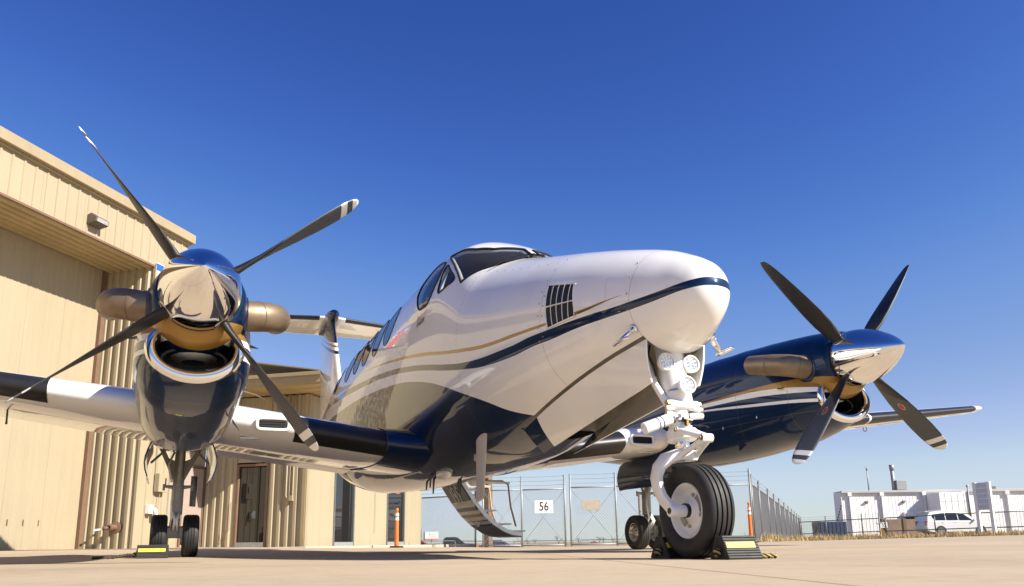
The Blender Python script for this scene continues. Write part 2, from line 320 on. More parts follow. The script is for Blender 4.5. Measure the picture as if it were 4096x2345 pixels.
# ------------------------------------------------------------------ mesh helpers
class MB:
    def __init__(s): s.v = []; s.f = []; s.m = []
    def add(s, v, f, mi=0):
        o = len(s.v); s.v += [tuple(map(float, p)) for p in v]; s.f += [tuple(i+o for i in q) for q in f]; s.m += [mi]*len(f); return s
    def box(s, c, d, rz=0, mi=0, R=None):
        x, y, z = d[0]/2, d[1]/2, d[2]/2
        P = np.array([(-x, -y, -z), (x, -y, -z), (x, y, -z), (-x, y, -z), (-x, -y, z), (x, -y, z), (x, y, z), (-x, y, z)])
        if R is not None: P = P@np.array(R).T
        elif rz: cc, ss = math.cos(rz), math.sin(rz); P = P@np.array([[cc, -ss, 0], [ss, cc, 0], [0, 0, 1]]).T
        return s.add(P+np.array(c), [(0, 3, 2, 1), (4, 5, 6, 7), (0, 1, 5, 4), (1, 2, 6, 5), (2, 3, 7, 6), (3, 0, 4, 7)], mi)
    def tube(s, path, rad, n=10, caps=True, mi=0, flat=1., up=None):
        path = [np.array(p, float) for p in path]; k = len(path)
        if not hasattr(rad, '__len__'): rad = [rad]*k
        rings = []; prev = None
        for i in range(k):
            t = path[min(i+1, k-1)]-path[max(i-1, 0)]; t = t/(np.linalg.norm(t)+1e-12)
            if prev is None:
                a = np.array([0, 0, 1.]) if abs(t[2]) < .9 else np.array([1., 0, 0])
                if up is not None: a = np.array(up, float)
                u = np.cross(a, t)
            else: u = prev-t*(prev@t)
            u = u/np.linalg.norm(u); prev = u; v = np.cross(t, u)
            rings.append([path[i]+rad[i]*(math.cos(2*PI*j/n)*u+flat*math.sin(2*PI*j/n)*v) for j in range(n)])
        return s.loft(rings, caps=caps, mi=mi)
    def loft(s, rings, caps=False, closed=True, mi=0, loop=False):
        n = len(rings[0]); V = [p for r in rings for p in r]; Fs = []; k = len(rings)
        for i in range(k if loop else k-1):
            for j in range(n if closed else n-1):
                a = i*n+j; b = i*n+(j+1) % n; c = ((i+1) % k)*n+(j+1) % n; d = ((i+1) % k)*n+j
                Fs.append((a, b, c, d))
        if caps: Fs.append(tuple(range(n-1, -1, -1))); Fs.append(tuple((k-1)*n+j for j in range(n)))
        return s.add(V, Fs, mi)
    def lathe(s, prof, o, ax, n=32, mi=0, caps=False):
        ax = np.array(ax, float)/np.linalg.norm(ax); a = np.array([0, 0, 1.]) if abs(ax[2]) < .9 else np.array([1., 0, 0])
        u = np.cross(a, ax); u /= np.linalg.norm(u); v = np.cross(ax, u); o = np.array(o, float)
        return s.loft([[o+ax*h+r*(math.cos(2*PI*j/n)*u+math.sin(2*PI*j/n)*v) for j in range(n)] for r, h in prof], caps=caps, mi=mi)
    def prism(s, poly, ex, mi=0):
        n = len(poly); ex = np.array(ex, float); A = [np.array(p, float) for p in poly]
        return s.add(A+[p+ex for p in A], [tuple(range(n-1, -1, -1)), tuple(range(n, 2*n))]+[(i, (i+1) % n, n+(i+1) % n, n+i) for i in range(n)], mi)
    def build(s, name, mat, parent=None, smooth=False, bevel=0, loc=None, auto=None):
        me = bpy.data.meshes.new(name); me.from_pydata(s.v, [], s.f)
        mats = mat if isinstance(mat, (list, tuple)) else [mat]
        for q in mats: me.materials.append(M[q] if isinstance(q, str) else q)
        if len(mats) > 1: me.polygons.foreach_set('material_index', s.m)
        me.validate()
        b = bmesh.new(); b.from_mesh(me); bmesh.ops.recalc_face_normals(b, faces=b.faces[:])
        if auto is not None:
            for f in b.faces: f.smooth = True
            for e in b.edges:
                if len(e.link_faces) == 2 and e.calc_face_angle(0) > math.radians(auto): e.smooth = False
        elif smooth:
            for f in b.faces: f.smooth = True
        b.to_mesh(me); b.free()
        o = bpy.data.objects.new(name, me); COL.objects.link(o)
        if loc is not None: o.location = loc
        if parent is not None: o.parent = parent
        if bevel:
            md = o.modifiers.new('bevel', 'BEVEL'); md.width = bevel; md.segments = 2; md.limit_method = 'ANGLE'; md.angle_limit = math.radians(40)
        return o
def thing(name, label, cat, loc=(0, 0, 0), rz=0, group=None):
    o = bpy.data.objects.new(name, None); COL.objects.link(o); o.empty_display_size = .2; o.location = loc; o.rotation_euler = (0, 0, rz)
    o['label'] = label; o['category'] = cat
    if group: o['group'] = group
    return o
def tag(o, label, cat, group=None, kind=None):
    if label: o['label'] = label
    if cat: o['category'] = cat
    if group: o['group'] = group
    if kind: o['kind'] = kind
    return o
def text_mesh(name, body, size, mat, parent=None, fn=None, shear=0, bold=0., space=1., sx=1.):
    """lettering as a flat mesh; fn maps (tx,ty) of the text plane to a point"""
    cu = bpy.data.curves.new(name+'_c', 'FONT'); cu.body = body; cu.size = size; cu.align_x = 'CENTER'; cu.align_y = 'CENTER'; cu.shear = shear; cu.offset = bold; cu.space_character = space
    cu.resolution_u = 3
    ob = bpy.data.objects.new(name+'_c', cu); COL.objects.link(ob)
    dg = bpy.context.evaluated_depsgraph_get(); me = bpy.data.meshes.new_from_object(ob.evaluated_get(dg))
    bpy.data.objects.remove(ob); bpy.data.curves.remove(cu)
    for v in me.vertices: v.co = Vector(fn(v.co.x*sx, v.co.y)) if fn else v.co
    me.materials.clear(); me.materials.append(M[mat]); me.name = name
    o = bpy.data.objects.new(name, me); COL.objects.link(o)
    if parent: o.parent = parent
    return o
# ------------------------------------------------------------------ ground
def apron_edge(az):
    """distance from the parking spot to the end of the concrete, by bearing (radians right of the view)"""
    pts = [(-PI, 60), (-.6, 60), (-.3, 45), (-.13, 33), (-.02, 29), (.12, 28), (.27, 28.2), (.3, 31), (.335, 42), (.4, 46), (.5, 50), (.62, 55), (1.2, 60), (PI, 60)]
    return float(np.interp(az, [p[0] for p in pts], [p[1] for p in pts]))
AZ = sorted(set([-PI+2*PI*i/72 for i in range(73)]+[-.8+1.6*i/240 for i in range(241)]))
def ground_ring(fracs, fixed):
    rows = []
    for az in AZ:
        e = apron_edge(az); row = []
        for q in list(fracs):
            d = q*e; p = CAMP[:2]+d*(math.cos(az)*FW+math.sin(az)*RT); row.append((p[0], p[1], gz(*p)))
        for d in fixed:
            p = CAMP[:2]+d*(math.cos(az)*FW+math.sin(az)*RT); row.append((p[0], p[1], gz(*(CAMP[:2]+min(d, 200)*(math.cos(az)*FW+math.sin(az)*RT)))))
        rows.append(row)
    return rows
mb = MB(); mb.loft(ground_ring([.0005, .02, .05, .08, .1, .12, .14, .16, .2, .25, .3, .4, .5, .6, .7, .8, .9, 1.0], []), closed=False)
apron = mb.build('apron', 'concrete', smooth=True); apron['kind'] = 'structure'
mb = MB(); mb.loft(ground_ring([1.0, 1.02, 1.1, 1.2, 1.3, 1.4, 1.5], [95, 120, 200, 500, 1500, 5000]), closed=False)
field = mb.build('field', 'dry_field', smooth=True); field['kind'] = 'structure'
# ------------------------------------------------------------------ airplane: fuselage surface
ST = np.array([
 [0.375,1.50,1.475,.015,1.487,2,2], [0.362,1.562,1.42,.07,1.485,2,2], [0.33,1.615,1.362,.12,1.48,2,2.], [0.26,1.67,1.298,.172,1.475,2,2.],
 [0.13,1.743,1.232,.234,1.465,2,2.], [0.0,1.806,1.19,.294,1.455,2.0,2.], [-0.4,1.949,1.10,.428,1.48,2.05,2.1], [-0.8,2.073,1.02,.517,1.52,2.05,2.2],
 [-1.2,2.190,0.94,.587,1.57,2.0,2.3], [-1.6,2.310,0.865,.645,1.62,1.95,2.3], [-1.9,2.415,0.81,.683,1.66,1.95,2.35], [-2.12,2.555,0.77,.703,1.69,2.1,2.35],
 [-2.35,2.68,0.75,.718,1.71,2.35,2.4], [-2.6,2.785,0.735,.727,1.73,2.5,2.4], [-3.0,2.855,0.72,.732,1.75,2.5,2.4], [-3.6,2.857,0.71,.730,1.76,2.4,2.4],
 [-5.0,2.830,0.71,.72,1.76,2.4,2.4], [-6.5,2.800,0.74,.712,1.76,2.4,2.4], [-7.5,2.735,0.85,.68,1.78,2.3,2.3], [-8.5,2.610,1.08,.58,1.85,2.2,2.2],
 [-9.5,2.49,1.36,.46,1.95,2.1,2.1], [-10.5,2.38,1.65,.345,2.03,2,2], [-11.5,2.265,1.92,.208,2.12,2,2], [-12.2,2.18,2.08,.076,2.14,2,2]])
_X = ST[::-1, 0]; _h = np.diff(_X); _co = []
for c in range(1, 7):
    Y = ST[::-1, c]; d = np.diff(Y)/_h; m = np.zeros(len(_X))
    for i in range(1, len(_X)-1):
        if d[i-1]*d[i] > 0: w1 = 2*_h[i]+_h[i-1]; w2 = _h[i]+2*_h[i-1]; m[i] = (w1+w2)/(w1/d[i-1]+w2/d[i])
    m[0] = d[0]; m[-1] = d[-1]; _co.append((Y, m))
def fst(x):
    i = int(np.clip(np.searchsorted(_X, x)-1, 0, len(_X)-2)); t = (x-_X[i])/_h[i]; o = []
    for Y, m in _co: o.append((2*t**3-3*t**2+1)*Y[i]+(t**3-2*t**2+t)*_h[i]*m[i]+(-2*t**3+3*t**2)*Y[i+1]+(t**3-t**2)*_h[i]*m[i+1])
    return o
def f_pt(x, c, s):
    top, bot, a, zc, nu, nl = fst(x); n = nu if s >= 0 else nl; b = top-zc if s >= 0 else zc-bot
    return (x, a*math.copysign(abs(c)**(2/n), c), zc+b*math.copysign(abs(s)**(2/n), s))
def f_y(x, z):
    top, bot, a, zc, nu, nl = fst(x); n = nu if z >= zc else nl; b = top-zc if z >= zc else zc-bot
    return a*max(0, 1-min(1, abs(z-zc)/b)**n)**(1/n)
def f_zt(x, y):
    top, bot, a, zc, nu, nl = fst(x); return zc+(top-zc)*max(0, 1-min(1, abs(y)/a)**nu)**(1/nu)
def f_zb(x, y):
    top, bot, a, zc, nu, nl = fst(x); return zc-(zc-bot)*max(0, 1-min(1, abs(y)/a)**nl)**(1/nl)
plane = thing('airplane', 'white, navy and gold twin-engine turboprop airplane parked on the apron', 'airplane')
def phi_h(x): return math.radians(float(np.interp(x, [-1.62, -.04], [26, 47])))
def ring_angles(x):
    ph = phi_h(x); A = []
    for i in range(8): A.append(-PI/2+ph*i/8)
    for i in range(18): A.append(-PI/2+ph+(PI/2-ph)*i/18)
    for i in range(26): A.append(PI/2*i/26)
    R_ = A+[PI/2]; L_ = [PI-a for a in A[1:]][::-1]
    return R_+L_
xs = [.375-.375*(i/26)**2.2 for i in range(26)]+[-.04*i for i in range(0, 1)]
xs = sorted(set([round(v, 4) for v in xs]+[-.04]+[-.04-1.58*i/34 for i in range(35)]+[-1.62-.06*i for i in range(1, 34)]+list(np.linspace(-3.7, -12.2, 70))), reverse=True)
rings = [[f_pt(x, math.cos(a), math.sin(a)) for a in ring_angles(x)] for x in xs]
nr = len(rings[0]); mb = MB(); V = [p for r in rings for p in r]; Fc = []
for i in range(len(xs)-1):
    for j in range(nr):
        well = xs[i] <= -.0399 and xs[i+1] >= -1.6201 and (j < 8 or j >= nr-8)
        if well: continue
        Fc.append((i*nr+j, i*nr+(j+1) % nr, (i+1)*nr+(j+1) % nr, (i+1)*nr+j))
Fc.append(tuple(range(nr))); Fc.append(tuple((len(xs)-1)*nr+j for j in range(nr)))
mb.add(V, Fc); fus = mb.build('fuselage', 'fuselage_livery', plane, smooth=True)
OV = [(-3.04, 2.205), (-2.92, 2.18), (-2.79, 2.185), (-2.70, 2.27), (-2.66, 2.40), (-2.70, 2.54), (-2.80, 2.60), (-2.98, 2.625), (-3.16, 2.61), (-3.27, 2.53), (-3.26, 2.42), (-3.17, 2.31)]
TRI = [(-2.60, 2.50), (-2.45, 2.40), (-2.30, 2.275), (-2.40, 2.235), (-2.53, 2.215), (-2.575, 2.35)]
WS = [(-2.17, .597), (-2.086, .519), (-1.99, .42), (-1.88, .30), (-1.82, .17), (-1.80, .05), (-1.96, .04), (-2.12, .04), (-2.165, .16), (-2.225, .275), (-2.39, .375), (-2.58, .435), (-2.75, .487), (-2.65, .52), (-2.55, .543), (-2.365, .57)]
def outline(poly, straight=False):
    poly = [np.array(p, float) for p in poly]; n = len(poly); out = []
    if straight: return np.array([poly[i]+(poly[(i+1) % n]-poly[i])*k/5 for i in range(n) for k in range(5)])
    for i in range(n):
        p0, p1, p2, p3 = poly[i-1], poly[i], poly[(i+1) % n], poly[(i+2) % n]
        for k in range(5):
            t = k/5; out.append(.5*((2*p1)+(-p0+p2)*t+(2*p0-5*p1+4*p2-p3)*t*t+(-p0+3*p1-3*p2+p3)*t**3))
    return np.array(out)
def in_poly(P, q):
    c = False
    for i in range(len(P)):
        a, b = P[i], P[i-1]
        if (a[1] > q[1]) != (b[1] > q[1]) and q[0] < (b[0]-a[0])*(q[1]-a[1])/(b[1]-a[1])+a[0]: c = not c
    return c
_W, _O, _T = outline(WS, True), outline(OV), outline(TRI)
def opening(v):
    x, y, z = v
    if x < -3.4 or x > -1.75 or z < 2.0: return 0
    if in_poly(_W, (x, abs(y))) and z > 2.1: return 1
    if abs(y) > .3 and (in_poly(_O, (x, z)) or in_poly(_T, (x, z))): return 2
    return 0
bmf = bmesh.new(); bmf.from_mesh(fus.data)
for it in range(3):
    es = set()
    for f in bmf.faces:
        c = f.calc_center_median()
        if c.x < -3.45 or c.x > -1.7 or c.z < 2.0: continue
        k = [opening(v.co) for v in f.verts]+[opening(c)]
        if len(set(k)) > 1: es.update(f.edges)
    bmesh.ops.subdivide_edges(bmf, edges=list(es), cuts=1, use_grid_fill=True)
bmesh.ops.delete(bmf, geom=[f for f in bmf.faces if opening(f.calc_center_median())], context='FACES')
for f in bmf.faces: f.smooth = True
bmf.to_mesh(fus.data); bmf.free()
# cockpit inside: glareshield, seats, bulkhead
mb = MB(); mb.loft([[(-1.70, -.45*q, 2.06), (-1.72, 0, 2.10), (-1.70, .45*q, 2.06), (-1.70, .45*q, 1.9), (-1.70, -.45*q, 1.9)] if q < 1 else [(-2.28, -.60, 2.08), (-2.25, 0, 2.20), (-2.28, .60, 2.08), (-2.28, .60, 1.9), (-2.28, -.60, 1.9)] for q in (.9, 1.)], caps=True); mb.build('glareshield', 'boot_rubber', plane)
for sg in (-1, 1):
    mb = MB(); mb.box((-2.78, sg*.31, 1.85), (.14, .44, .66)); mb.box((-2.82, sg*.31, 2.30), (.10, .26, .20)); mb.build('pilot_seat', 'seat_tan', plane, bevel=.04)
    mb = MB(); mb.tube([(-2.34, sg*.33-.12, 2.14), (-2.36, sg*.33-.13, 2.20), (-2.36, sg*.33-.05, 2.18), (-2.36, sg*.33+.05, 2.18), (-2.36, sg*.33+.13, 2.20), (-2.34, sg*.33+.12, 2.14)], .014, 8); mb.build('control_yoke', 'black_metal', plane, smooth=True)
mb = MB(); mb.box((-3.42, 0, 1.75), (.03, 1.05, 1.4)); mb.build('cockpit_bulkhead', 'seat_tan', plane)
# nose gear well
mb = MB(); rr = []
for x in (-.045, -.3, -.7, -1.1, -1.61):
    y0 = abs(f_pt(x, math.sin(phi_h(x)), -math.cos(phi_h(x)))[1])-.004; zb = f_zb(x, y0)+.004; rr.append([(x, -y0, zb), (x, -y0+.01, zb+.34), (x, y0-.01, zb+.34), (x, y0, zb)])
mb.loft(rr, closed=False); mb.add(rr[0], [(0, 1, 2, 3)]); mb.add(rr[-1], [(0, 1, 2, 3)]); mb.build('gear_well', 'well_grey', plane)
# ---- patches on the skin: windows
def patch(name, poly, mode, off, mat, parent, edge_mat=None, er=.007, step=.045):
    P = outline(poly, mode.endswith('!')); mode = mode.rstrip('!')
    lo, hi = P.min(0), P.max(0); pts = list(map(Vector, P)); edges = [(i, (i+1) % len(P)) for i in range(len(P))]
    inside = lambda q: in_poly(P, q)
    for gx in np.arange(lo[0]+step/2, hi[0], step):
        for gy in np.arange(lo[1]+step/2, hi[1], step):
            if inside((gx, gy)) and min(np.hypot(*(P-np.array([gx, gy])).T)) > step*.35: pts.append(Vector((gx, gy)))
    v2, _, f2, _, _, _ = delaunay_2d_cdt(pts, edges, [], 1, 1e-5)
    def mp(q, o):
        if mode == 's': y = f_y(q[0], q[1]); return (q[0], -(y+o), q[1]+.15*o)
        if mode == 'p': y = f_y(q[0], q[1]); return (q[0], (y+o), q[1]+.15*o)
        return (q[0]+.4*o, q[1], f_zt(q[0], q[1])+o)
    mb = MB(); mb.add([mp(v, off) for v in v2], [tuple(f) for f in f2]); ob = mb.build(name, mat, parent, smooth=True)
    if edge_mat:
        mb = MB(); path = [mp(p, off*.8) for p in P]; path = path+[path[0], path[1]]; mb.tube(path, er, 6, caps=False); mb.build('window_seal', edge_mat, ob, smooth=True)
        if mat == 'cockpit_glass':
            cen = P.mean(0); path = [mp(cen+(p-cen)*.93, -.022) for p in P]; path = path+[path[0], path[1]]; mb = MB(); mb.tube(path, .016, 6, caps=False); mb.build('inner_frame', 'frame_grey', ob, smooth=True)
    return ob
for sg, md in ((-1, 's'), (1, 'p')):
    patch('windshield', [(x, sg*y) for x, y in WS], 't!', .001, 'cockpit_glass', plane, 'black', .011)
    patch('cockpit_side_window', OV, md, .001, 'cockpit_glass', plane, 'black', .009)
    patch('storm_window', TRI, md, .001, 'cockpit_glass', plane, 'black', .009)
    for x0 in (-4.26, -4.79, -5.33, -5.83, -6.36, -7.27):
        if sg == 1 and -6.6 < x0 < -5.5: continue
        W = [(x0+.0, 2.15), (x0+.13, 2.20), (x0+.20, 2.33), (x0+.17, 2.48), (x0+.05, 2.57), (x0-.08, 2.57), (x0-.19, 2.49), (x0-.21, 2.34), (x0-.13, 2.20)]
        patch('cabin_window', W, md, .003, 'window_glass', plane, 'black', .0045)
# windshield posts and wipers
for sg in (-1, 1):
    mb = MB(); pts = [(-1.78-.02*k, sg*(.10+.045*k), f_zt(-1.78-.02*k, sg*(.10+.045*k))+.03) for k in range(8)]; mb.tube(pts, .008, 6)
    mb.tube([pts[1], (-1.62, sg*.09, f_zt(-1.62, sg*.09)+.012)], .010, 6); mb.build('wiper', 'black_metal', plane, smooth=True)
# ---- air conditioning vent in the nose, starboard
mb = MB(); Q = [(-.79, 1.775), (-.485, 1.70), (-.465, 1.475), (-.735, 1.455)]
def q_at(u, v, o):
    a = np.array(Q[0])*(1-u)+np.array(Q[1])*u; b = np.array(Q[3])*(1-u)+np.array(Q[2])*u; p = a*(1-v)+b*v
    return (p[0], -(f_y(p[0], p[1])+o), p[1])
g = [[q_at(i/8, j/8, .0035) for i in range(9)] for j in range(9)]; mb.loft(g, closed=False)
vent = mb.build('vent_grille', 'black', plane, smooth=True)
for k in range(6):
    u = .0+k/5; mb = MB(); wd = .014 if k in (0, 5) else .009
    rr = [[q_at(u-wd/2*(1 if k < 5 else 2), j/8, .004), q_at(u-wd/2, j/8, .009), q_at(u+wd/2, j/8, .009), q_at(u+wd/2*(1 if k > 0 else 2), j/8, .004)] for j in range(9)]
    mb.loft(rr, caps=True); mb.build('vent_slat', 'white_paint', vent)
for v in (0., .52, 1.):
    mb = MB(); rr = [[q_at(i/8, v-.012, .004), q_at(i/8, v-.012, .016), q_at(i/8, v+.012, .016), q_at(i/8, v+.012, .004)] for i in range(9)]; mb.loft(rr, caps=True); mb.build('vent_bar', 'white_paint', vent)
# raised access panel ahead of the vent
mb = MB(); PQ = [(-.52, 1.748), (-.235, 1.676), (-.215, 1.508), (-.455, 1.487)]
def p_at(u, v, o):
    a = np.array(PQ[0])*(1-u)+np.array(PQ[1])*u; b = np.array(PQ[3])*(1-u)+np.array(PQ[2])*u; p = a*(1-v)+b*v; return (p[0], -(f_y(p[0], p[1])+o), p[1])
mb.loft([[p_at(i/6, j/6, .002+.012*max(0, 1-i/6)) for i in range(7)] for j in range(7)], closed=False); mb.build('vent_scoop_panel', 'fuselage_livery', plane, smooth=True)
# fasteners round the nose panels
fm = MB()
for x0, zs in ((-.845, np.linspace(1.4, 2.0, 8)), (-.80, np.linspace(1.42, 1.7, 5)), (-.062, np.linspace(1.32, 1.72, 5))):
    for z in zs:
        y = f_y(x0, z); fm.lathe([(0.0055, -.002), (.0055, .0025), (0, .003)], (x0, -y, z), (0, -1, .2), 8)
for k in range(9):
    x = -.9-.13*k; fm.lathe([(.0055, -.002), (.0055, .0025), (0, .003)], (x, -.33-.012*k, f_zt(x, .33+.012*k)), (0, -.5, 1), 8)
fo = fm.build('fastener_row', 'grey_metal', plane, smooth=True); fo['kind'] = 'stuff'
# lettering
text_mesh('no_push_marking', 'NO\nPUSH', .019, 'sign_black', plane, lambda a, b: (.3585-abs(a-.0+.055)*.55-abs(b)*.06, .055*-1+a, 1.493+b))
text_mesh('logo_script', 'Beechcraft', .075, 'red', plane, lambda a, b: (-2.90+a*.9, -(f_y(-2.90+a*.9, 2.105+b+a*.02)+.004), 2.105+b+a*.02), shear=.3)
text_mesh('logo_lettering', 'KINGAIR', .065, 'sign_black', plane, lambda a, b: (-2.915+a*.9, -(f_y(-2.915+a*.9, 2.045+b+a*.02)+.004), 2.045+b+a*.02), shear=.3, bold=.001)
# pitot tubes
for sg in (-1, 1):
    mb = MB(); b0 = (-.065, sg*.275, 1.31)
    mb.tube([b0, (-.085, sg*.325, 1.262), (-.10, sg*.365, 1.225)], [.024, .02, .016], 12, flat=.7)
    mb.tube([(-.145, sg*.367, 1.222), (-.09, sg*.367, 1.224), (-.02, sg*.367, 1.228), (.02, sg*.367, 1.23)], [.009, .016, .014, .008], 12)
    mb.lathe([(.03, 0), (.03, .006), (.0, .008)], (b0[0], b0[1], b0[2]), (0, sg, -.5), 14)
    mb.build('pitot_tube', 'chrome', plane, smooth=True)
# ---- nose gear doors
for sg in (-1, 1):
    rr = []
    for k in range(13):
        t = k/12; x = -.045-1.56*t
        y0 = abs(f_pt(x, math.sin(phi_h(x)), -math.cos(phi_h(x)))[1])-.020; z0 = f_zb(x, y0+.012)-.010
        yb = .17-.04*t; zb = 1.0-.247*t
        xb = x+(.0 if t > .04 else -.02)
        row = []
        for j in range(7):
            v = j/6; bulge = .012*math.sin(PI*v); row.append((x*(1-v)+xb*v-.02*v*t, sg*(y0*(1-v)+yb*v+bulge), z0*(1-v)+zb*v))
        for j in range(6, -1, -1):
            p = row[j]; row.append((p[0], p[1]-sg*.010, p[2]+.001))
        rr.append(row)
    mb = MB(); mb.loft(rr, caps=True); mb.build('nose_gear_door', 'door_livery', plane, auto=35)
# ---- belly antennas
mb = MB(); rr = []
for k in range(9):
    t = k/8; z = .98-.54*t; x0 = -2.0-.08*t; ch = .24-.08*t; th = .024-.012*t
    rr.append([(x0-px*ch, -.44+pz*ch, z-.03*px) for px, pz in [(.5-.5*math.cos(a), .075*math.sin(a)*(1.3-.6*(.5-.5*math.cos(a)))) for a in np.linspace(0, 2*PI, 16, endpoint=False)]])
mb.loft(rr, caps=True); mb.build('blade_antenna', 'antenna_tan', plane, auto=50)
for x, y in ((-3.55, -.28), (-3.75, .12)):
    mb = MB(); z0 = f_zb(x, y)+.02
    mb.loft([[(x+.16*q*math.cos(a), y+.06*q*math.sin(a), z0-h) for a in np.linspace(0, 2*PI, 24, endpoint=False)] for q, h in ((1, 0), (1, .035), (.9, .06), (.6, .075), (.1, .08))], caps=True); mb.build('belly_dome_antenna', 'white_paint', plane, smooth=True)
for x, y, h in ((-3.9, -.3, .13), (-4.05, -.22, .15), (-4.0, .05, .13), (-4.2, .1, .11), (-4.35, -.2, .09)):
    mb = MB(); z0 = f_zb(x, y)+.01
    mb.loft([[(x+.035, y, z0), (x, y-.012, z0), (x-.045, y, z0), (x, y+.012, z0)], [(x-.0, y, z0-h), (x-.02, y-.006, z0-h), (x-.05, y, z0-h), (x-.02, y+.006, z0-h)]], caps=True)
    mb.build('belly_blade_antenna', 'boot_rubber', plane)
# ---- wings
def foil(n=22, t=.17, camber=.02):
    up, lo = [], []
    for i in range(n+1):
        x = .5*(1-math.cos(PI*i/n)); y = 5*t*(.2969*math.sqrt(x)-.126*x-.3516*x*x+.2843*x**3-.1015*x**4); c = camber*4*x*(1-x)
        up.append((x, c+y)); lo.append((x, c-y))
    return up[::-1]+lo[1:-1]
def wing_sec(y):
    """leading edge x, z, chord, thickness at span station y"""
    a = abs(y); le = float(np.interp(a, [.5, 2.9, 8.1, 8.35], [-3.45, -3.47, -4.10, -4.28])); ch = float(np.interp(a, [.5, 2.9, 8.1, 8.35], [2.15, 2.14, .95, .62]))
    return le, 1.15+.125*(a-1.9), ch, float(np.interp(a, [.5, 2.9, 8.1, 8.35], [.165, .16, .125, .07]))
def wing_ring(y, n=22, off=0, lim=None):
    le, z, ch, t = wing_sec(y); out = []
    pts = foil(n, t)
    if lim is not None: pts = [p for p in foil(60, t) if p[0] < lim]
    for px, pz in pts:
        q = np.array([le-px*ch, z+pz*ch-.03*px*ch]); 
        if off: nrm = np.array([.12-px*.3, pz]); nrm /= np.linalg.norm(nrm)+1e-9; q = q+nrm*off
        out.append((q[0], y, q[1]))
    return out
for sg in (-1, 1):
    mb = MB(); mb.loft([wing_ring(sg*y) for y in (.45, 1, 1.6, 2.2, 2.9, 4, 5.2, 6.4, 7.4, 8.1, 8.22, 8.3, 8.35)], caps=True)
    wg = mb.build('wing', 'wing_white', plane, smooth=True)
    for y0, y1 in ((.86, 1.70), (3.67, 5.55), (5.6, 7.95)):
        mb = MB(); rr = []
        for y in np.linspace(y0, y1, 6):
            o = wing_ring(sg*y, off=.004, lim=.075); i_ = wing_ring(sg*y, off=-.002, lim=.075)[::-1]; rr.append(o+i_)
        mb.loft(rr, caps=True); mb.build('deice_boot', 'boot_rubber', wg, auto=40)
    # navy root fairing
    mb = MB(); rr = []
    for y, fx, th in ((.50, .24, .03), (.62, .15, .02), (.74, .07, .012), (.86, .02, .005)):
        le, z, ch, t = wing_sec(y); rr.append([(le+fx-px*(ch+fx), sg*y, z+pz*ch*(1+th*6)-.03*px*ch) for px, pz in foil(22, t)])
    mb.loft(rr); mb.build('wing_root_fairing', 'navy_paint', plane, smooth=True)
    # cooling inlet in the leading edge
    le, z, ch, t = wing_sec(1.895); mb = MB(); mb.box((le+.008, sg*1.895, z-.005), (.03, .235, .072)); inl = mb.build('leading_edge_inlet', 'black', wg, bevel=.012)
    mb = MB(); fr = []
    for k in range(24):
        a = 2*PI*k/24; fr.append((le+.018, sg*1.895+.135*math.copysign(abs(math.cos(a))**.35, math.cos(a)), z-.005+.05*math.copysign(abs(math.sin(a))**.35, math.sin(a))))
    mb.tube(fr+fr[:2], .016, 8, caps=False); mb.build('inlet_surround', 'white_paint', wg, smooth=True)
    for k in (-1, 0, 1):
        mb = MB(); mb.box((le+.026, sg*1.895, z-.005+.022*k), (.006, .22, .008)); mb.build('inlet_slat', 'black_metal', wg)
    # landing light strip under the wing, flap hinge fairings and tie-down ring
    mb = MB(); le, z, ch, t = wing_sec(2.05); mb.box((le-.22, sg*2.0, z-.128), (.05, .30, .012)); mb.build('light_strip', 'lens', wg, bevel=.004)
    le, z, ch, t = wing_sec(4.05); mb = MB(); mb.tube([(le-.7, sg*4.05, z-.10), (le-.72, sg*4.05, z-.22), (le-.72, sg*4.05, z-.25)], [.008, .008, .01], 6); mb.build('fuel_vent', 'black_metal', wg)
    le, z, ch, t = wing_sec(6.05); mb = MB(); mb.tube([(le-.5+.03*math.cos(a), sg*6.05, z-.11+.03*math.sin(a)) for a in np.linspace(0, 2*PI, 14)], .006, 6, caps=False); mb.build('tie_down_ring', 'galv', wg)
    # flap, drooped slightly behind the fixed wing
    mb = MB(); rr = []
    for y in (.82, 1.6, 2.25):
        le, z, ch, t = wing_sec(y); x0 = le-.80*ch; rr.append([(x0, sg*y, z-.055), (x0-.1, sg*y, z-.03), (x0-.48, sg*y, z-.105), (x0-.1, sg*y, z-.095)])
    mb.loft(rr, caps=True); mb.build('flap', 'wing_white', wg)
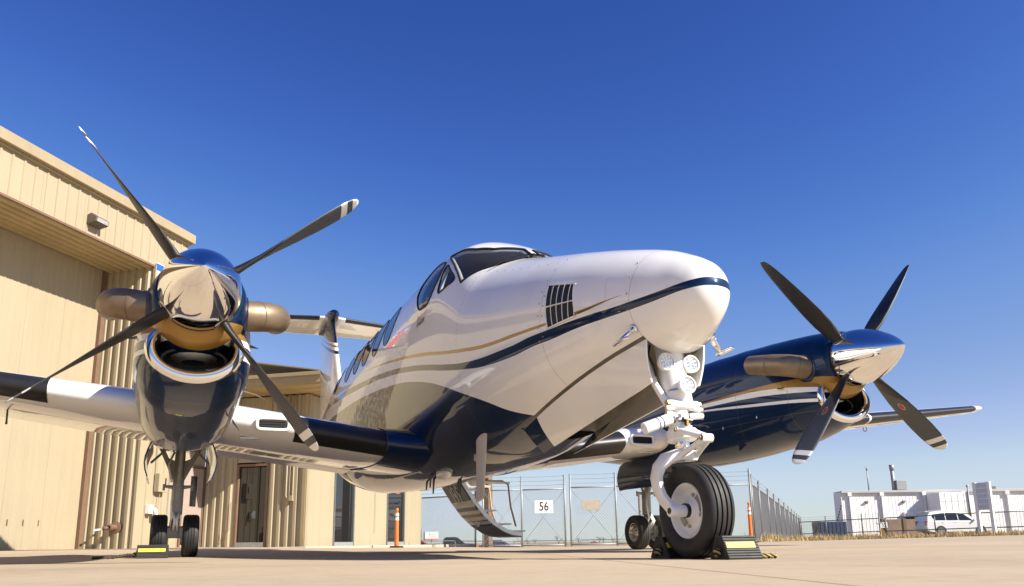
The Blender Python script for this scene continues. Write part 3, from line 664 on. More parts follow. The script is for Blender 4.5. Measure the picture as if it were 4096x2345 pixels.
# ---- tail
def surf(st, mat, name, parent, horizontal=False):
    mb = MB(); rr = []
    for (x, y, z, ch, t) in st:
        rr.append([(x-px*ch, y, z+pz*ch) if horizontal else (x-px*ch, y+pz*ch, z) for px, pz in foil(16, t, 0)])
    mb.loft(rr, caps=True); return mb.build(name, mat, parent, smooth=True)
fin = surf([(-8.6, 0, 2.45, 3.6, .05), (-9.7, 0, 2.62, 2.55, .07), (-10.18, 0, 2.78, 2.12, .09), (-10.34, 0, 3.0, 2.0, .10), (-11.2, 0, 4.40, 1.35, .10)], 'fin_livery', 'fin', plane)
for sg in (-1, 1):
    st = surf([(-11.18, 0.0, 4.37, 1.45, .09), (-11.22, sg*.2, 4.37, 1.42, .09), (-11.85, sg*2.78, 4.37, .82, .09), (-11.95, sg*2.84, 4.37, .62, .05)], 'wing_white', 'tailplane', plane, True)
    mb = MB(); rr = []
    for y in np.linspace(.25, 2.7, 5):
        x = np.interp(y, [.2, 2.78], [-11.22, -11.85]); ch = np.interp(y, [.2, 2.78], [1.42, .82]); pts = [p for p in foil(60, .09, 0) if p[0] < .07]
        o = [(x-px*ch+.004*(1-px*10), sg*y, 4.37+pz*ch*1.06) for px, pz in pts]; rr.append(o+[(x-px*ch-.004, sg*y, 4.37+pz*ch*.9) for px, pz in pts[::-1]])
    mb.loft(rr, caps=True); mb.build('deice_boot', 'boot_rubber', st, auto=40)
mb = MB(); mb.lathe([(.012, .02), (.06, -.03), (.10, -.14), (.125, -.32), (.13, -.6), (.11, -1.1), (.07, -1.55), (.01, -1.85)], (-10.98, 0, 4.41), (1, 0, 0), 24); mb.build('tail_bullet', 'navy_paint', plane, smooth=True)
for sg in (-1, 1):
    mb = MB(); mb.loft([[(-9.4, sg*.34, 1.62), (-10.2, sg*.30, 1.80), (-10.9, sg*.24, 1.92)], [(-9.5, sg*.40, 1.47), (-10.3, sg*.52, 1.42), (-10.95, sg*.50, 1.52)]], closed=False); mb.loft([[(-9.4, sg*.335, 1.61), (-10.2, sg*.295, 1.79), (-10.9, sg*.235, 1.91)], [(-9.5, sg*.39, 1.455), (-10.3, sg*.51, 1.40), (-10.95, sg*.49, 1.505)]], closed=False); mb.build('ventral_strake', 'wing_white', plane)
# ---- nacelles
NY = 2.615
NS = [  # x, circle zc, r, ellipse zE, a, b, star centre
 (-1.335, 1.60, .275, 1.275, .272, .190, 1.40), (-1.45, 1.60, .292, 1.290, .315, .250, 1.40), (-1.6, 1.60, .308, 1.305, .345, .305, 1.40), (-1.8, 1.60, .322, 1.33, .362, .375, 1.40),
 (-2.05, 1.60, .333, 1.36, .373, .43, 1.42), (-2.4, 1.60, .330, 1.39, .38, .495, 1.43), (-2.8, 1.575, .312, 1.40, .382, .53, 1.43), (-3.2, 1.54, .298, 1.40, .38, .54, 1.42),
 (-3.7, 1.50, .288, 1.39, .375, .49, 1.41), (-4.3, 1.45, .27, 1.37, .365, .41, 1.39), (-5.0, 1.39, .21, 1.35, .335, .31, 1.36), (-5.7, 1.35, .13, 1.335, .26, .19, 1.34), (-6.2, 1.33, .05, 1.33, .15, .09, 1.33), (-6.45, 1.33, .01, 1.33, .02, .02, 1.33)]
def nac_ring(p, n=56):
    x, zc, r, ze, a, b, zs = p; out = []
    for k in range(n):
        th = 2*PI*k/n; dy, dz = math.sin(th), math.cos(th)
        def ex(cz, aa, bb):
            A = dy*dy/aa**2+dz*dz/bb**2; B = 2*dz*(zs-cz)/bb**2; Cc = (zs-cz)**2/bb**2-1; D = B*B-4*A*Cc
            return (-B+math.sqrt(D))/(2*A) if D > 0 else .001
        def exs(cz, aa, bb, n_):
            lo_, hi_ = 0., 2.
            for _ in range(30):
                m_ = .5*(lo_+hi_); v_ = (abs(dy*m_)/aa)**n_+(abs(zs+dz*m_-cz)/bb)**n_
                if v_ < 1: lo_ = m_
                else: hi_ = m_
            return lo_
        r1, r2 = max(.001, ex(zc, r, r)), max(.001, exs(ze, a, b, float(np.interp(-x, [1.33, 1.8, 4.5, 5.5], [2., 2.55, 2.5, 2.])))); q = (r1**9+r2**9)**(1/9.)
        out.append((x, dy*q, zs+dz*q))
    return out
def interp_ns(n=34):
    X = np.array([q[0] for q in NS]); xx = np.concatenate([np.linspace(-1.335, -2.05, 12), np.linspace(-2.15, -6.45, n)])
    return [tuple([x]+[float(np.interp(-x, -X, [q[c] for q in NS])) for c in range(1, 7)]) for x in xx]
nac_rings = [nac_ring(q) for q in interp_ns()]
bl_sec = [(.15, .075, .07, 38), (.22, .095, .062, 34), (.30, .135, .045, 28), (.42, .175, .030, 22), (.56, .198, .022, 15), (.72, .205, .017, 9), (.88, .200, .014, 4), (1.0, .185, .012, 1), (1.08, .165, .010, -1), (1.135, .135, .009, -2), (1.17, .095, .007, -2), (1.188, .04, .004, -2)]
def blade_mesh():
    mb = MB(); R_ = []
    for r, ch, th, tw in bl_sec:
        b = math.radians(BETA+tw); cx, ct = math.sin(b), math.cos(b)   # chord direction: axial (x), tangential (y)
        ring = []; n = 9; ct = -ct
        for i in range(n): u = -.5+i/(n-1); ring.append((u, .5*math.sqrt(max(0, 1-(2*u)**2))*(1.0)))
        for i in range(n-2, 0, -1): u = -.5+i/(n-1); ring.append((u, -.42*math.sqrt(max(0, 1-(2*u)**2))))
        R_.append([(u*ch*cx-v*th*ct*-1, u*ch*ct-v*th*cx, r) for u, v in ring])
    n = len(R_[0]); V = [p for q in R_ for p in q]
    for i in range(len(R_)-1):
        for j in range(n):
            mb.add([], [])
            mb.f.append((i*n+j, i*n+(j+1) % n, (i+1)*n+(j+1) % n, (i+1)*n+j)); mb.m.append(1 if j < 8 else 0)
    mb.v = V; mb.f.append(tuple((len(R_)-1)*n+j for j in range(n))); mb.m.append(0); mb.f.append(tuple(range(n))); mb.m.append(1)
    return mb
BETA = 76
PH = {-1: -.6626, 1: -.8901}
for sg in (-1, 1):
    y0 = sg*NY; lab = 'starboard' if sg < 0 else 'port'
    mb = MB(); mb.loft([[(x, y+y0, z) for x, y, z in r] for r in nac_rings]); nac = mb.build('nacelle', 'nacelle_livery', plane, smooth=True)
    # nose bowl behind the spinner (gold underneath)
    mb = MB(); rr = []
    for x, rt, rb in ((-1.235, .20, .20), (-1.235, .248, .252), (-1.27, .262, .285), (-1.31, .271, .312), (-1.36, .28, .328), (-1.45, .285, .34), (-1.6, .28, .345), (-1.85, .26, .33)):
        rr.append([(x, y0+(rt+(rb-rt)*(.5-.5*math.cos(a))**2)*math.sin(a)*(1.0), 1.60+(rt+(rb-rt)*(.5-.5*math.cos(a))**2)*math.cos(a)) for a in np.linspace(0, 2*PI, 48, endpoint=False)])
    mb.loft(rr); mb.build('cowl_nose_bowl', 'nacelle_livery', nac, smooth=True)
    # intake: polished lip, dark duct
    path, rad = [], []
    for k in range(41):
        a = math.radians(-128+256*k/40); e = abs(k-20)/20
        path.append((-1.33-.03*e**3, y0+.252*math.sin(a)*(1+.05*e**4), 1.275-.172*math.cos(a)+.02*e**4)); rad.append(.037*(1-.55*e**5))
    mb = MB(); mb.tube(path, rad, 14, up=(1, 0, 0)); mb.build('intake_lip', 'chrome', nac, smooth=True)
    mb = MB(); rr = []
    for x, q in ((-1.335, 1.0), (-1.4, .95), (-1.55, .95), (-1.75, .98)): rr.append([(x, y0+.236*q*math.sin(a), 1.28-.156*q*math.cos(a)) for a in np.linspace(0, 2*PI, 32, endpoint=False)])
    mb.loft(rr); mb.add(rr[-1], [tuple(range(32))]); mb.build('intake_duct', 'black_metal', nac, smooth=True)
    mb = MB(); lp = [(-1.44, y0+.19*math.copysign(abs(math.sin(a))**.8, math.sin(a)), 1.235-.07*math.cos(a)) for a in np.linspace(0, 2*PI, 28)]; mb.tube(lp, .014, 8, caps=False, up=(1, 0, 0)); mb.build('duct_seal', 'boot_rubber', nac, smooth=True)
    # exhaust stacks
    for e in (-1, 1):
        path = [(-1.46, y0+e*.22, 1.55), (-1.462, y0+e*.30, 1.555), (-1.472, y0+e*.37, 1.562), (-1.50, y0+e*.43, 1.572), (-1.56, y0+e*.475, 1.585), (-1.64, y0+e*.50, 1.60), (-1.75, y0+e*.515, 1.622), (-1.88, y0+e*.522, 1.645)]
        rd = [.104, .101, .099, .098, .097, .095, .09, .086]
        mb = MB(); mb.tube(path, rd, 24, caps=False, flat=1.0); mb.tube([(p[0], p[1], p[2]) for p in path[5:]], [r-.006 for r in rd[5:]], 24, caps=False); mb.build('exhaust_stack', 'exhaust_metal', nac, smooth=True)
        for q_ in (2, 5): d_ = np.array(path[q_+1])-np.array(path[q_]); mb = MB(); mb.tube([np.array(path[q_])-d_*.03, np.array(path[q_])+d_*.03], [rd[q_]+.003]*2, 24, caps=False); mb.build('weld_seam', 'brown_trim', nac, smooth=True)
        mb = MB(); mb.lathe([(.135, -.02), (.125, .02), (.108, .028), (.10, .01)], (-1.47, y0+e*.272, 1.555), (0, e, 0), 28); mb.build('exhaust_shroud', 'navy_paint', nac, smooth=True)
        mb = MB(); mb.add([(-1.66, y0+e*.30, 1.43), (-1.82, y0+e*.30, 1.44), (-1.70, y0+e*.40, 1.405), (-1.66, y0+e*.30, 1.42), (-1.82, y0+e*.30, 1.43), (-1.70, y0+e*.40, 1.40)], [(0, 1, 2), (3, 5, 4), (0, 2, 5, 3), (1, 4, 5, 2), (0, 3, 4, 1)]); mb.build('cowl_scoop', 'boot_rubber', nac)
    # hinges and latches on the cowl flank
    for x, z in ((-2.05, 1.24), (-2.55, 1.20)):
        for e in (-1, 1):
            mb = MB(); mb.box((x, y0+e*.357, z), (.016, .012, .10)); mb.build('cowl_latch', 'steel', nac, bevel=.003)
    for x in (-2.3,):
        mb = MB(); mb.prism([(x, y0-sg*.30, .98), (x-.10, y0-sg*.31, 1.02), (x-.03, y0-sg*.36, .92)], (.012, 0, 0)); mb.build('vent_scoop', 'boot_rubber', nac)
    # propeller
    mb = MB(); mb.lathe([(.05, -.06), (.236, -.055), (.238, -.03)], (-1.17, y0, 1.602), (1, 0, 0), 48); prop = mb.build('propeller', 'steel', plane, smooth=True)
    mb = MB(); mb.lathe([(.235, -.03), (.238, .0), (.236, .05), (.226, .12), (.208, .19), (.182, .26), (.148, .33), (.108, .395), (.066, .45), (.034, .483), (.014, .50), (.0005, .507)], (-1.17, y0, 1.602), (1, 0, 0), 64); mb.build('spinner', 'chrome', prop, smooth=True)
    bm_ = blade_mesh() if sg < 0 else None
    for k in range(4):
        a = PH[sg]+k*PI/2
        if sg < 0 and k == 0:
            bl = bm_.build('blade', ['blade_plain', 'blade_back'], prop, smooth=True); BMESH = bl.data; BMESH2 = BMESH.copy(); BMESH2.materials[0] = M['blade_front']
        else: bl = bpy.data.objects.new('blade', BMESH if sg < 0 else BMESH2); COL.objects.link(bl); bl.parent = prop
        bl.matrix_world = Matrix.Translation((-1.17, y0, 1.602))@Matrix.Rotation(-a, 4, 'X')
        mb = MB(); th = np.linspace(0, 2*PI, 24, endpoint=False)
        d = np.array([0, math.sin(a), math.cos(a)]); tv = np.array([0, math.cos(a), -math.sin(a)]); c0 = np.array([-1.155, y0, 1.602])
        mb.loft([[c0+d*(.212+h)+q*(np.array([1., 0, 0])*math.cos(b)*.062+tv*math.sin(b)*.062) for b in th] for q, h in ((1.05, -.02), (1.08, .018), (1.0, .024), (.9, .016), (.82, -.02))]); mb.build('blade_cuff', 'steel', prop, smooth=True)
        mb = MB(); mb.loft([[c0+d*.232+q*(np.array([1., 0, 0])*math.cos(b)*.055+tv*math.sin(b)*.055) for b in th] for q in (.98, .02)]); mb.build('blade_opening', 'black', prop)
    # ---- main gear
    xg = -4.56; mb = MB()
    mb.tube([(xg, y0, .40), (xg, y0, .66)], [.054, .054], 18); mb.tube([(xg, y0, .64), (xg, y0, 1.2)], [.05, .045], 16)
    for e in (-1, 1):
        mb.prism([(xg-.03, y0+e*.03, .66), (xg-.03, y0+e*.05, .72), (xg-.03, y0+e*.19, 1.02), (xg-.03, y0+e*.155, 1.04), (xg-.03, y0+e*.10, .93), (xg-.03, y0+e*.03, .90)], (.05, 0, 0))
        mb.tube([(xg, y0+e*.03, .655), (xg, y0+e*.13, .665)], [.02, .012], 8); mb.tube([(xg, y0+e*.125, .685), (xg, y0+e*.125, .625)], .011, 8)
        mb.tube([(xg+.01, y0+e*.17, 1.02), (xg-.25, y0+e*.2, 1.12)], .022, 8)
    mb.tube([(xg+.05, y0+.005, .68), (xg+.35, y0+.005, 1.12)], .024, 10)
    mg = mb.build('main_gear_leg', 'strut_grey', plane, auto=40)
    mb = MB(); mb.tube([(xg, y0, .22), (xg, y0, .42)], .038, 16); mb.build('oleo_piston', 'chrome', mg, smooth=True)
    mb = MB(); mb.tube([(xg, y0-.20, .205), (xg, y0+.20, .205)], .026, 14); mb.box((xg, y0, .24), (.09, .10, .10)); mb.build('axle', 'strut_grey', mg, auto=40)
    mb = MB()
    for e in (-1, 1): mb.tube([(xg+.045, y0+e*.02, .42), (xg+.14, y0+e*.01, .33), (xg+.045, y0+e*.02, .25)], .014, 8)
    mb.tube([(xg+.06, y0-.035, .66), (xg+.085, y0-.05, .5), (xg+.10, y0-.04, .36), (xg+.06, y0-.05, .26)], .009, 8); mb.tube([(xg+.03, y0-.05, 1.0), (xg+.07, y0-.10, .86), (xg+.05, y0-.06, .7)], .010, 8); mb.build('torque_link', 'white_gear', mg, smooth=True)
    for e in (-1, 1):
        yc = y0+e*.14; tyre_prof = [(.105, -.055), (.125, -.066), (.16, -.0725), (.18, -.070), (.194, -.058), (.1995, -.04)]
        for q in (-.025, 0, .025): tyre_prof += [(.2, q-.004), (.1955, q-.002), (.1955, q+.002), (.2, q+.004)]
        tyre_prof += [(.1995, .04), (.194, .058), (.18, .070), (.16, .0725), (.125, .066), (.105, .055)]
        mb = MB(); mb.lathe(tyre_prof, (xg, yc, .2), (0, 1, 0), 48); mb.build('tyre', 'rubber', mg, auto=50)
        mb = MB(); mb.lathe([(.02, .045), (.04, .05), (.05, .025), (.085, .018), (.098, .05), (.108, .058), (.11, .05), (.108, -.055), (.09, -.05), (.03, -.03)] if e > 0 else [(.02, -.045), (.04, -.05), (.05, -.025), (.085, -.018), (.098, -.05), (.108, -.058), (.11, -.05), (.108, .055), (.09, .05), (.03, .03)], (xg, yc, .2), (0, 1, 0), 32); rim = mb.build('rim', 'steel', mg, smooth=True)
        for k in range(8):
            b = 2*PI*k/8; mb = MB(); mb.tube([(xg+.068*math.cos(b), yc+e*.016, .2+.068*math.sin(b)), (xg+.068*math.cos(b), yc+e*.034, .2+.068*math.sin(b))], .008, 6); mb.build('wheel_bolt', 'grey_metal', mg)
        mb = MB(); mb.lathe([(.04, -.012), (.088, -.012), (.088, .012), (.04, .012)], (xg, yc-e*.075, .205), (0, 1, 0), 24); mb.box((xg+.085, yc-e*.075, .23), (.05, .05, .09)); mb.build('brake', 'galv', mg, auto=40)
        # gear doors
        rr = []
        for x in (-3.78, -3.92, -4.3, -4.6, -4.72):
            zz = 1.03 if -4.65 < x < -3.85 else .99
            row = [(x, y0+e*(.255+.045*math.sin(PI*v*.9)-.0*v), zz-.33*v*(1 if -4.65 < x < -3.85 else .90)) for v in np.linspace(0, 1, 6)]
            rr.append(row+[(p[0], p[1]-e*.012, p[2]) for p in row[::-1]])
        mb = MB(); mb.loft(rr, caps=True); mb.build('main_gear_door', 'navy_paint', plane, auto=40)
        mb = MB(); mb.tube([(-4.3, y0+e*.25, .86), (-4.35, y0+e*.12, 1.0)], .011, 8); mb.build('door_link', 'strut_grey', plane)
# ---- nose gear
mb = MB(); ax0 = np.array([-.045, 0, .70]); ax1 = np.array([-.135, 0, 1.32])
pa = lambda t: ax0+(ax1-ax0)*t
mb.tube([pa(0), pa(.06), pa(.07), pa(.28), pa(.30), pa(.45), pa(1)], [.068, .070, .058, .058, .068, .078, .084], 24)
mb.tube([(-.03, -.10, .865), (-.01, -.095, .867), (-.01, .095, .867), (-.03, .10, .867)], [.02, .026, .026, .02], 12)
for e in (-1, 1):
    mb.tube([(-.05, e*.08, .87), (-.12, e*.11, 1.0), (-.22, e*.13, 1.22)], [.022, .022, .026], 8)
    mb.tube([(-.02, e*.05, .80), (0.0, e*.10, .805), (0.0, e*.125, .805)], [.018, .02, .016], 8); mb.tube([(-.02, e*.05, .85), (0.0, e*.10, .842), (0.0, e*.125, .842)], [.014, .016, .012], 8)
mb.tube([pa(-.06), pa(.03)], [.085, .085], 20)
ng = mb.build('nose_gear_leg', 'white_gear', plane, auto=50)
for e in (-1, 1):
    mb = MB(); mb.tube([(0.0, e*.122, .785), (0.0, e*.122, .86)], .008, 8); mb.build('pivot_pin', 'brass', ng)
    mb = MB(); mb.lathe([(.022, 0), (.022, .014), (0, .016)], (-.01, e*.10, .867), (0, e, 0), 8); mb.build('pivot_bolt', 'brass', ng)
mb = MB(); mb.tube([(-.03, 0, .56), (-.045, 0, .72)], .043, 24); mb.build('oleo_piston', 'chrome', ng, smooth=True)
mb = MB(); mb.tube([(.0, -.10, .778), (-.01, -.27, .716)], .034, 18); mb.tube([(-.012, -.27, .716), (-.016, -.31, .70)], .010, 8); mb.build('steering_damper', 'white_gear', ng, auto=40)
mb = MB(); mb.tube([(.0, -.03, .80), (0, -.10, .778)], .012, 8); mb.build('damper_rod', 'steel', ng, smooth=True)
mb = MB(); mb.tube([(.03, -.035, .775), (.035, .02, .765)], .016, 8); mb.box((.045, -.02, .752), (.02, .018, .03)); mb.build('steering_stop', 'black_metal', ng)
mb = MB(); mb.box((.056, -.022, .752), (.006, .012, .026)); mb.build('red_indicator', 'lens_amber', ng)
for nm, A, B in (('torque_link', (-.0, .715), (.19, .655)), ('torque_link', (.0, .565), (.19, .645))):
    mb = MB()
    for e in (-1, 1): mb.tube([(A[0], e*.05, A[1]), ((A[0]+B[0])/2, e*.034, (A[1]+B[1])/2), (B[0], e*.02, B[1])], [.020, .016, .016], 8, flat=1.)
    mb.tube([(A[0], -.065, A[1]), (A[0], .065, A[1])], .02, 10); mb.tube([(B[0], -.035, B[1]), (B[0], .035, B[1])], .02, 10); mb.tube([(A[0]*.45+B[0]*.55, -.034, A[1]*.45+B[1]*.55), (A[0]*.45+B[0]*.55, .034, A[1]*.45+B[1]*.55)], .012, 8)
    mb.build(nm, 'white_gear', ng, auto=50)
# one-sided fork
fk = [(-.03, -.01, .575), (-.045, -.05, .572), (-.06, -.10, .555), (-.07, -.145, .51), (-.072, -.165, .45), (-.062, -.165, .39), (-.035, -.155, .33), (.005, -.145, .29), (.045, -.14, .262)]
mb = MB(); rr = []
for i, p in enumerate(fk):
    w_ = [.075, .075, .068, .058, .05, .046, .043, .04, .04][i]; h_ = [.05, .05, .045, .035, .028, .026, .026, .026, .026][i]
    rr.append((p, w_, h_))
ring_l = []
for i, (p, w_, h_) in enumerate(rr):
    q0 = np.array(fk[max(0, i-1)]); q1 = np.array(fk[min(len(fk)-1, i+1)]); t = q1-q0; t /= np.linalg.norm(t)
    wv = np.array([1., 0, 0]); wv = wv-t*(wv@t); wv /= np.linalg.norm(wv); nv = np.cross(t, wv)
    ring_l.append([np.array(p)+wv*w_*sx*.9+nv*h_*sy*.75 for sx, sy in ((-1, -.6), (-.6, -1), (.6, -1), (1, -.6), (1, .6), (.6, 1), (-.6, 1), (-1, .6))])
mb.loft(ring_l, caps=True); mb.tube([(.05, -.17, .258), (.05, -.16, .258), (.05, -.06, .258)], [.032, .036, .034], 18); mb.tube([(-.03, 0, .545), (-.03, 0, .60)], .075, 20); mb.tube([(.05, -.172, .258), (.05, -.15, .258)], [.018, .018], 12, mi=0)
mb.build('fork', 'white_gear', ng, auto=55)
mb = MB(); mb.tube([(.05, -.1745, .258), (.05, -.171, .258)], .017, 14); mb.build('axle_bore', 'black_metal', ng)
R0 = .262; W0 = .088
tp = [(.150, -.058), (.165, -.074), (.20, -.088), (.225, -.087), (.243, -.078), (.254, -.064)]
for q in (-.046, -.016, .016, .046): tp += [(.2605-abs(q)*.06, q-.0055), (.250, q-.003), (.250, q+.003), (.2615-abs(q)*.06, q+.0055)]
tp += [(.254, .064), (.243, .078), (.225, .087), (.20, .088), (.165, .074), (.150, .058)]
mb = MB(); mb.lathe(tp, (.05, 0, .2605), (0, 1, 0), 72); mb.build('tyre', 'rubber', ng, auto=48)
mb = MB(); mb.lathe([(.03, -.062), (.045, -.05), (.055, -.028), (.10, -.022), (.128, -.036), (.138, -.062), (.148, -.068), (.155, -.060), (.150, -.05), (.148, .058), (.13, .03), (.03, .05)], (.05, 0, .2605), (0, 1, 0), 56); mb.build('rim', 'white_gear', ng, auto=60)
for k, b in enumerate((.5, 3.64)):
    mb = MB(); P_ = [(.05+r*math.cos(b+a), -.0305-(.004 if r > .1 else 0), .2605+r*math.sin(b+a)) for r, a in [(.075, t) for t in np.linspace(-.55, .55, 8)]+[(.108, t) for t in np.linspace(.4, -.7, 8)]]
    mb.prism(P_, (0, .004, 0)); mb.build('rim_slot', 'grey_metal', ng)
for k in range(4):
    b = PI/4+PI/2*k+.5; mb = MB(); mb.tube([(.05+.088*math.cos(b), -.018, .2605+.088*math.sin(b)), (.05+.088*math.cos(b), -.034, .2605+.088*math.sin(b))], .011, 6); mb.build('wheel_bolt', 'strut_grey', ng)
mb = MB(); mb.lathe([(.032, -.075), (.040, -.075), (.040, -.045), (.032, -.045)], (.05, 0, .2605), (0, 1, 0), 24); mb.build('bearing_seal', 'black_metal', ng, auto=40)
# three round LED lights
for (x, y, z) in ((-.03, -.086, 1.118), (-.03, .086, 1.118), (.035, .004, .975)):
    n_ = np.array([1, -.05, .12]); n_ /= np.linalg.norm(n_)
    mb = MB(); mb.lathe([(.02, -.05), (.046, -.03), (.054, -.005), (.054, .012), (.047, .014), (.045, .006)], (x, y, z), n_, 32); lt = mb.build('landing_light', 'white_gear', ng, auto=45)
    mb = MB(); mb.lathe([(.047, .006), (.0005, .008)], (x, y, z), n_, 28); mb.build('light_glass', 'lamp_glass', ng)
    u = np.cross([0, 0, 1.], n_); u /= np.linalg.norm(u); v = np.cross(n_, u)
    for rr_, cnt in ((0., 1), (.017, 5), (.034, 9)):
        for k in range(cnt):
            b = 2*PI*k/cnt+.3; c = np.array([x, y, z])+n_*.0075+u*rr_*math.cos(b)+v*rr_*math.sin(b); mb = MB(); mb.lathe([(.0078, 0), (.0074, .0025), (.0062, .0022), (.003, .0), (.0005, .0015)], c, n_, 12); mb.build('led_lens', 'chrome', ng, smooth=True)
    mb = MB(); mb.tube([np.array([x, y, z])-n_*.03, np.array([-.115, y*.6, z+.05])], .014, 8); mb.build('light_bracket', 'white_gear', ng)
for t_ in (.10, .24, .40):
    c_ = pa(t_); mb = MB(); mb.tube([c_-(ax1-ax0)*.010, c_+(ax1-ax0)*.010], [.066 if t_ < .3 else .077]*2, 24); mb.build('strut_clamp', 'steel', ng, auto=40)
for t_, r__ in ((.35, .0345), (.5, .0345)):
    q0 = np.array([.0, -.10, .778]); q1 = np.array([-.01, -.27, .716]); c_ = q0+(q1-q0)*t_; mb = MB(); mb.tube([c_-(q1-q0)*.02, c_+(q1-q0)*.02], [r__]*2, 18); mb.build('damper_marking', 'sign_black', ng, auto=40)
for x_, z_ in ((.19, .65), (.0, .715), (.0, .565)):
    for e in (-1, 1): mb = MB(); mb.lathe([(.011, 0), (.011, .008), (.0005, .009)], (x_, e*(.037 if x_ > .1 else .066), z_), (0, e, 0), 6); mb.build('link_bolt', 'brass', ng)
mb = MB(); mb.tube([(-.14, -.12, 1.24), (-.10, -.16, 1.17), (-.08, -.14, 1.10), (-.12, -.10, 1.05)], .006, 6); mb.build('brake_hose', 'black', ng)
# ---- airstair door on the port side, hanging open
prof = [(.56, .95), (.66, .79), (.78, .61), (.92, .44), (1.06, .315), (1.20, .23), (1.33, .18), (1.46, .165)]
mb = MB(); rr = []
def off_prof(o):
    out = []
    for i, p in enumerate(prof):
        a = np.array(prof[max(0, i-1)]); b = np.array(prof[min(len(prof)-1, i+1)]); t = (b-a)/np.linalg.norm(b-a); out.append((p[0]-t[1]*o*1, p[1]+t[0]*o))
    return out
X0, X1 = -5.68, -6.42
pi_ = off_prof(.045)
mb.loft([[(x, y, z) for y, z in prof]+[(x, y, z) for y, z in pi_[::-1]] for x in (X0, X1)], caps=True); stair = mb.build('airstair_door', 'stair_livery', plane, auto=35)
for x in (X0+.006, X1-.006):
    mb = MB(); pe = off_prof(.012); pf = off_prof(.06); mb.loft([[(x-.006, *p) for p in pe]+[(x-.006, *p) for p in pf[::-1]], [(x+.006, *p) for p in pe]+[(x+.006, *p) for p in pf[::-1]]], caps=True); mb.build('door_edge_frame', 'alu', stair)
for i, t in enumerate((.2, .42, .64, .86)):
    k = t*(len(prof)-1); j = int(k); p = np.array(pi_[j])*(1-(k-j))+np.array(pi_[min(j+1, len(pi_)-1)])*(k-j)
    mb = MB(); mb.box(((X0+X1)/2, p[0]+.10, p[1]+.02), (.62, .20, .018)); mb.build('step', 'alu', stair, bevel=.004)
for x in (X0-.04, X1+.04):
    mb = MB(); mb.tube([(x, .62, 1.0), (x, .90, .86), (x, 1.22, .87), (x, 1.30, .82), (x, 1.33, .55), (x, 1.40, .30)], .012, 8); mb.build('handrail_cable', 'cord_tan', stair, smooth=True)
    mb = MB(); mb.box((x, 1.06, .845), (.02, .52, .028)); mb.build('handrail', 'alu', stair)
mb = MB(); mb.tube([(-6.22, .93, .415), (-6.10, 1.0, .33), (-6.06, 1.02, .31)], .008, 8); mb.lathe([(.02, 0), (.022, .03), (.012, .05)], (-6.03, 1.03, .345), (0, -.5, -.8), 14); mb.build('door_handle', 'white_gear', stair, smooth=True)
def stair_pt(s, x, o):
    k = np.clip(s, 0, .999)*(len(prof)-1); j = int(k); po = off_prof(-o); p = np.array(po[j])*(1-(k-j))+np.array(po[j+1])*(k-j); return (x, p[0], p[1])
text_mesh('registration_letters', '36I', .36, 'sign_white', stair, lambda a, b: stair_pt(.205+b*.75, -6.05-a, .005), shear=.0, bold=.006, sx=.85)
# ------------------------------------------------------------------ hangar and office building (local X runs along the front wall, -Y faces the apron)
A15 = math.radians(15); av = math.sin(A15)*RT+math.cos(A15)*FW; bv = math.cos(A15)*RT-math.sin(A15)*FW
HO = sd(-9.18, 19.88); HRZ = math.atan2(av[1], av[0]); HZ = .085
hangar = thing('hangar', 'tall tan metal hangar with a recessed sliding door and deep soffit', 'hangar', (HO[0], HO[1], HZ-.03), HRZ)
def ribbed(p0, p1, z0, z1, pitch, depth, wd, nrm, slope=.4):
    """a ribbed metal sheet standing from p0 to p1 (local xy); nrm = outward (local xy)"""
    p0 = np.array(p0, float); p1 = np.array(p1, float); L = np.linalg.norm(p1-p0); t = (p1-p0)/L; nr_ = np.array(nrm, float); pr = [(0, 0)]; u = pitch*.25
    while u+wd < L:
        pr += [(u, 0), (u+wd*slope*.5, depth), (u+wd*(1-slope*.5), depth), (u+wd, 0)]; u += pitch
    pr.append((L, 0)); mb = MB()
    mb.loft([[(*(p0+t*u+nr_*d), z) for u, d in pr] for z in (z0, z1)], closed=False); return mb
def panels(p0, p1, z0, z1, width, name, mat, parent, **kw):
    p0 = np.array(p0, float); p1 = np.array(p1, float); L = np.linalg.norm(p1-p0); t = (p1-p0)/L; k = max(1, round(L/width)); wdt = L/k
    for i in range(k): ribbed(p0+t*wdt*i, p0+t*(wdt*(i+1)-.003), z0, z1, nrm=kw['nrm'], pitch=kw['pitch'], depth=kw['depth'], wd=kw['wd']).build(name, mat, parent)
HX0 = -34.
panels((-.19, 0), (1.08, 0), 0, 8.2, 1.27, 'wall_panel', 'tan_wall', hangar, pitch=.30, depth=.022, wd=.07, nrm=(0, -1))
panels((HX0, 0), (-.19, 0), 7.16, 8.2, 1.2, 'fascia_panel', 'tan_wall', hangar, pitch=.30, depth=.022, wd=.07, nrm=(0, -1))
panels((HX0, 1.45), (-.33, 1.45), 0.02, 7.2, 1.1, 'door_panel', 'tan_wall', hangar, pitch=.1833, depth=.010, wd=.05, nrm=(0, -1))
panels((-.17, 1.45), (-.17, 0.03), 0, 7.15, 1.42, 'recess_panel', 'tan_wall', hangar, pitch=.235, depth=.055, wd=.13, nrm=(-1, 0))
for i in range(6):
    y = .04+i*.235; mb = MB(); mb.prism([(HX0, y, 7.155), (HX0, y+.03, 7.085), (HX0, y+.13, 7.085), (HX0, y+.16, 7.155)], (-HX0-.19, 0, 0)); mb.build('soffit_panel', 'tan_soffit', hangar)
mb = MB(); mb.box(((HX0+1.08)/2, -.07, 8.335), (1.08-HX0+.16, .22, .25)); mb.box(((HX0+1.08)/2, -.03, 8.185), (1.08-HX0+.06, .10, .06)); mb.build('eave_trim', 'tan_trim', hangar, bevel=.015)
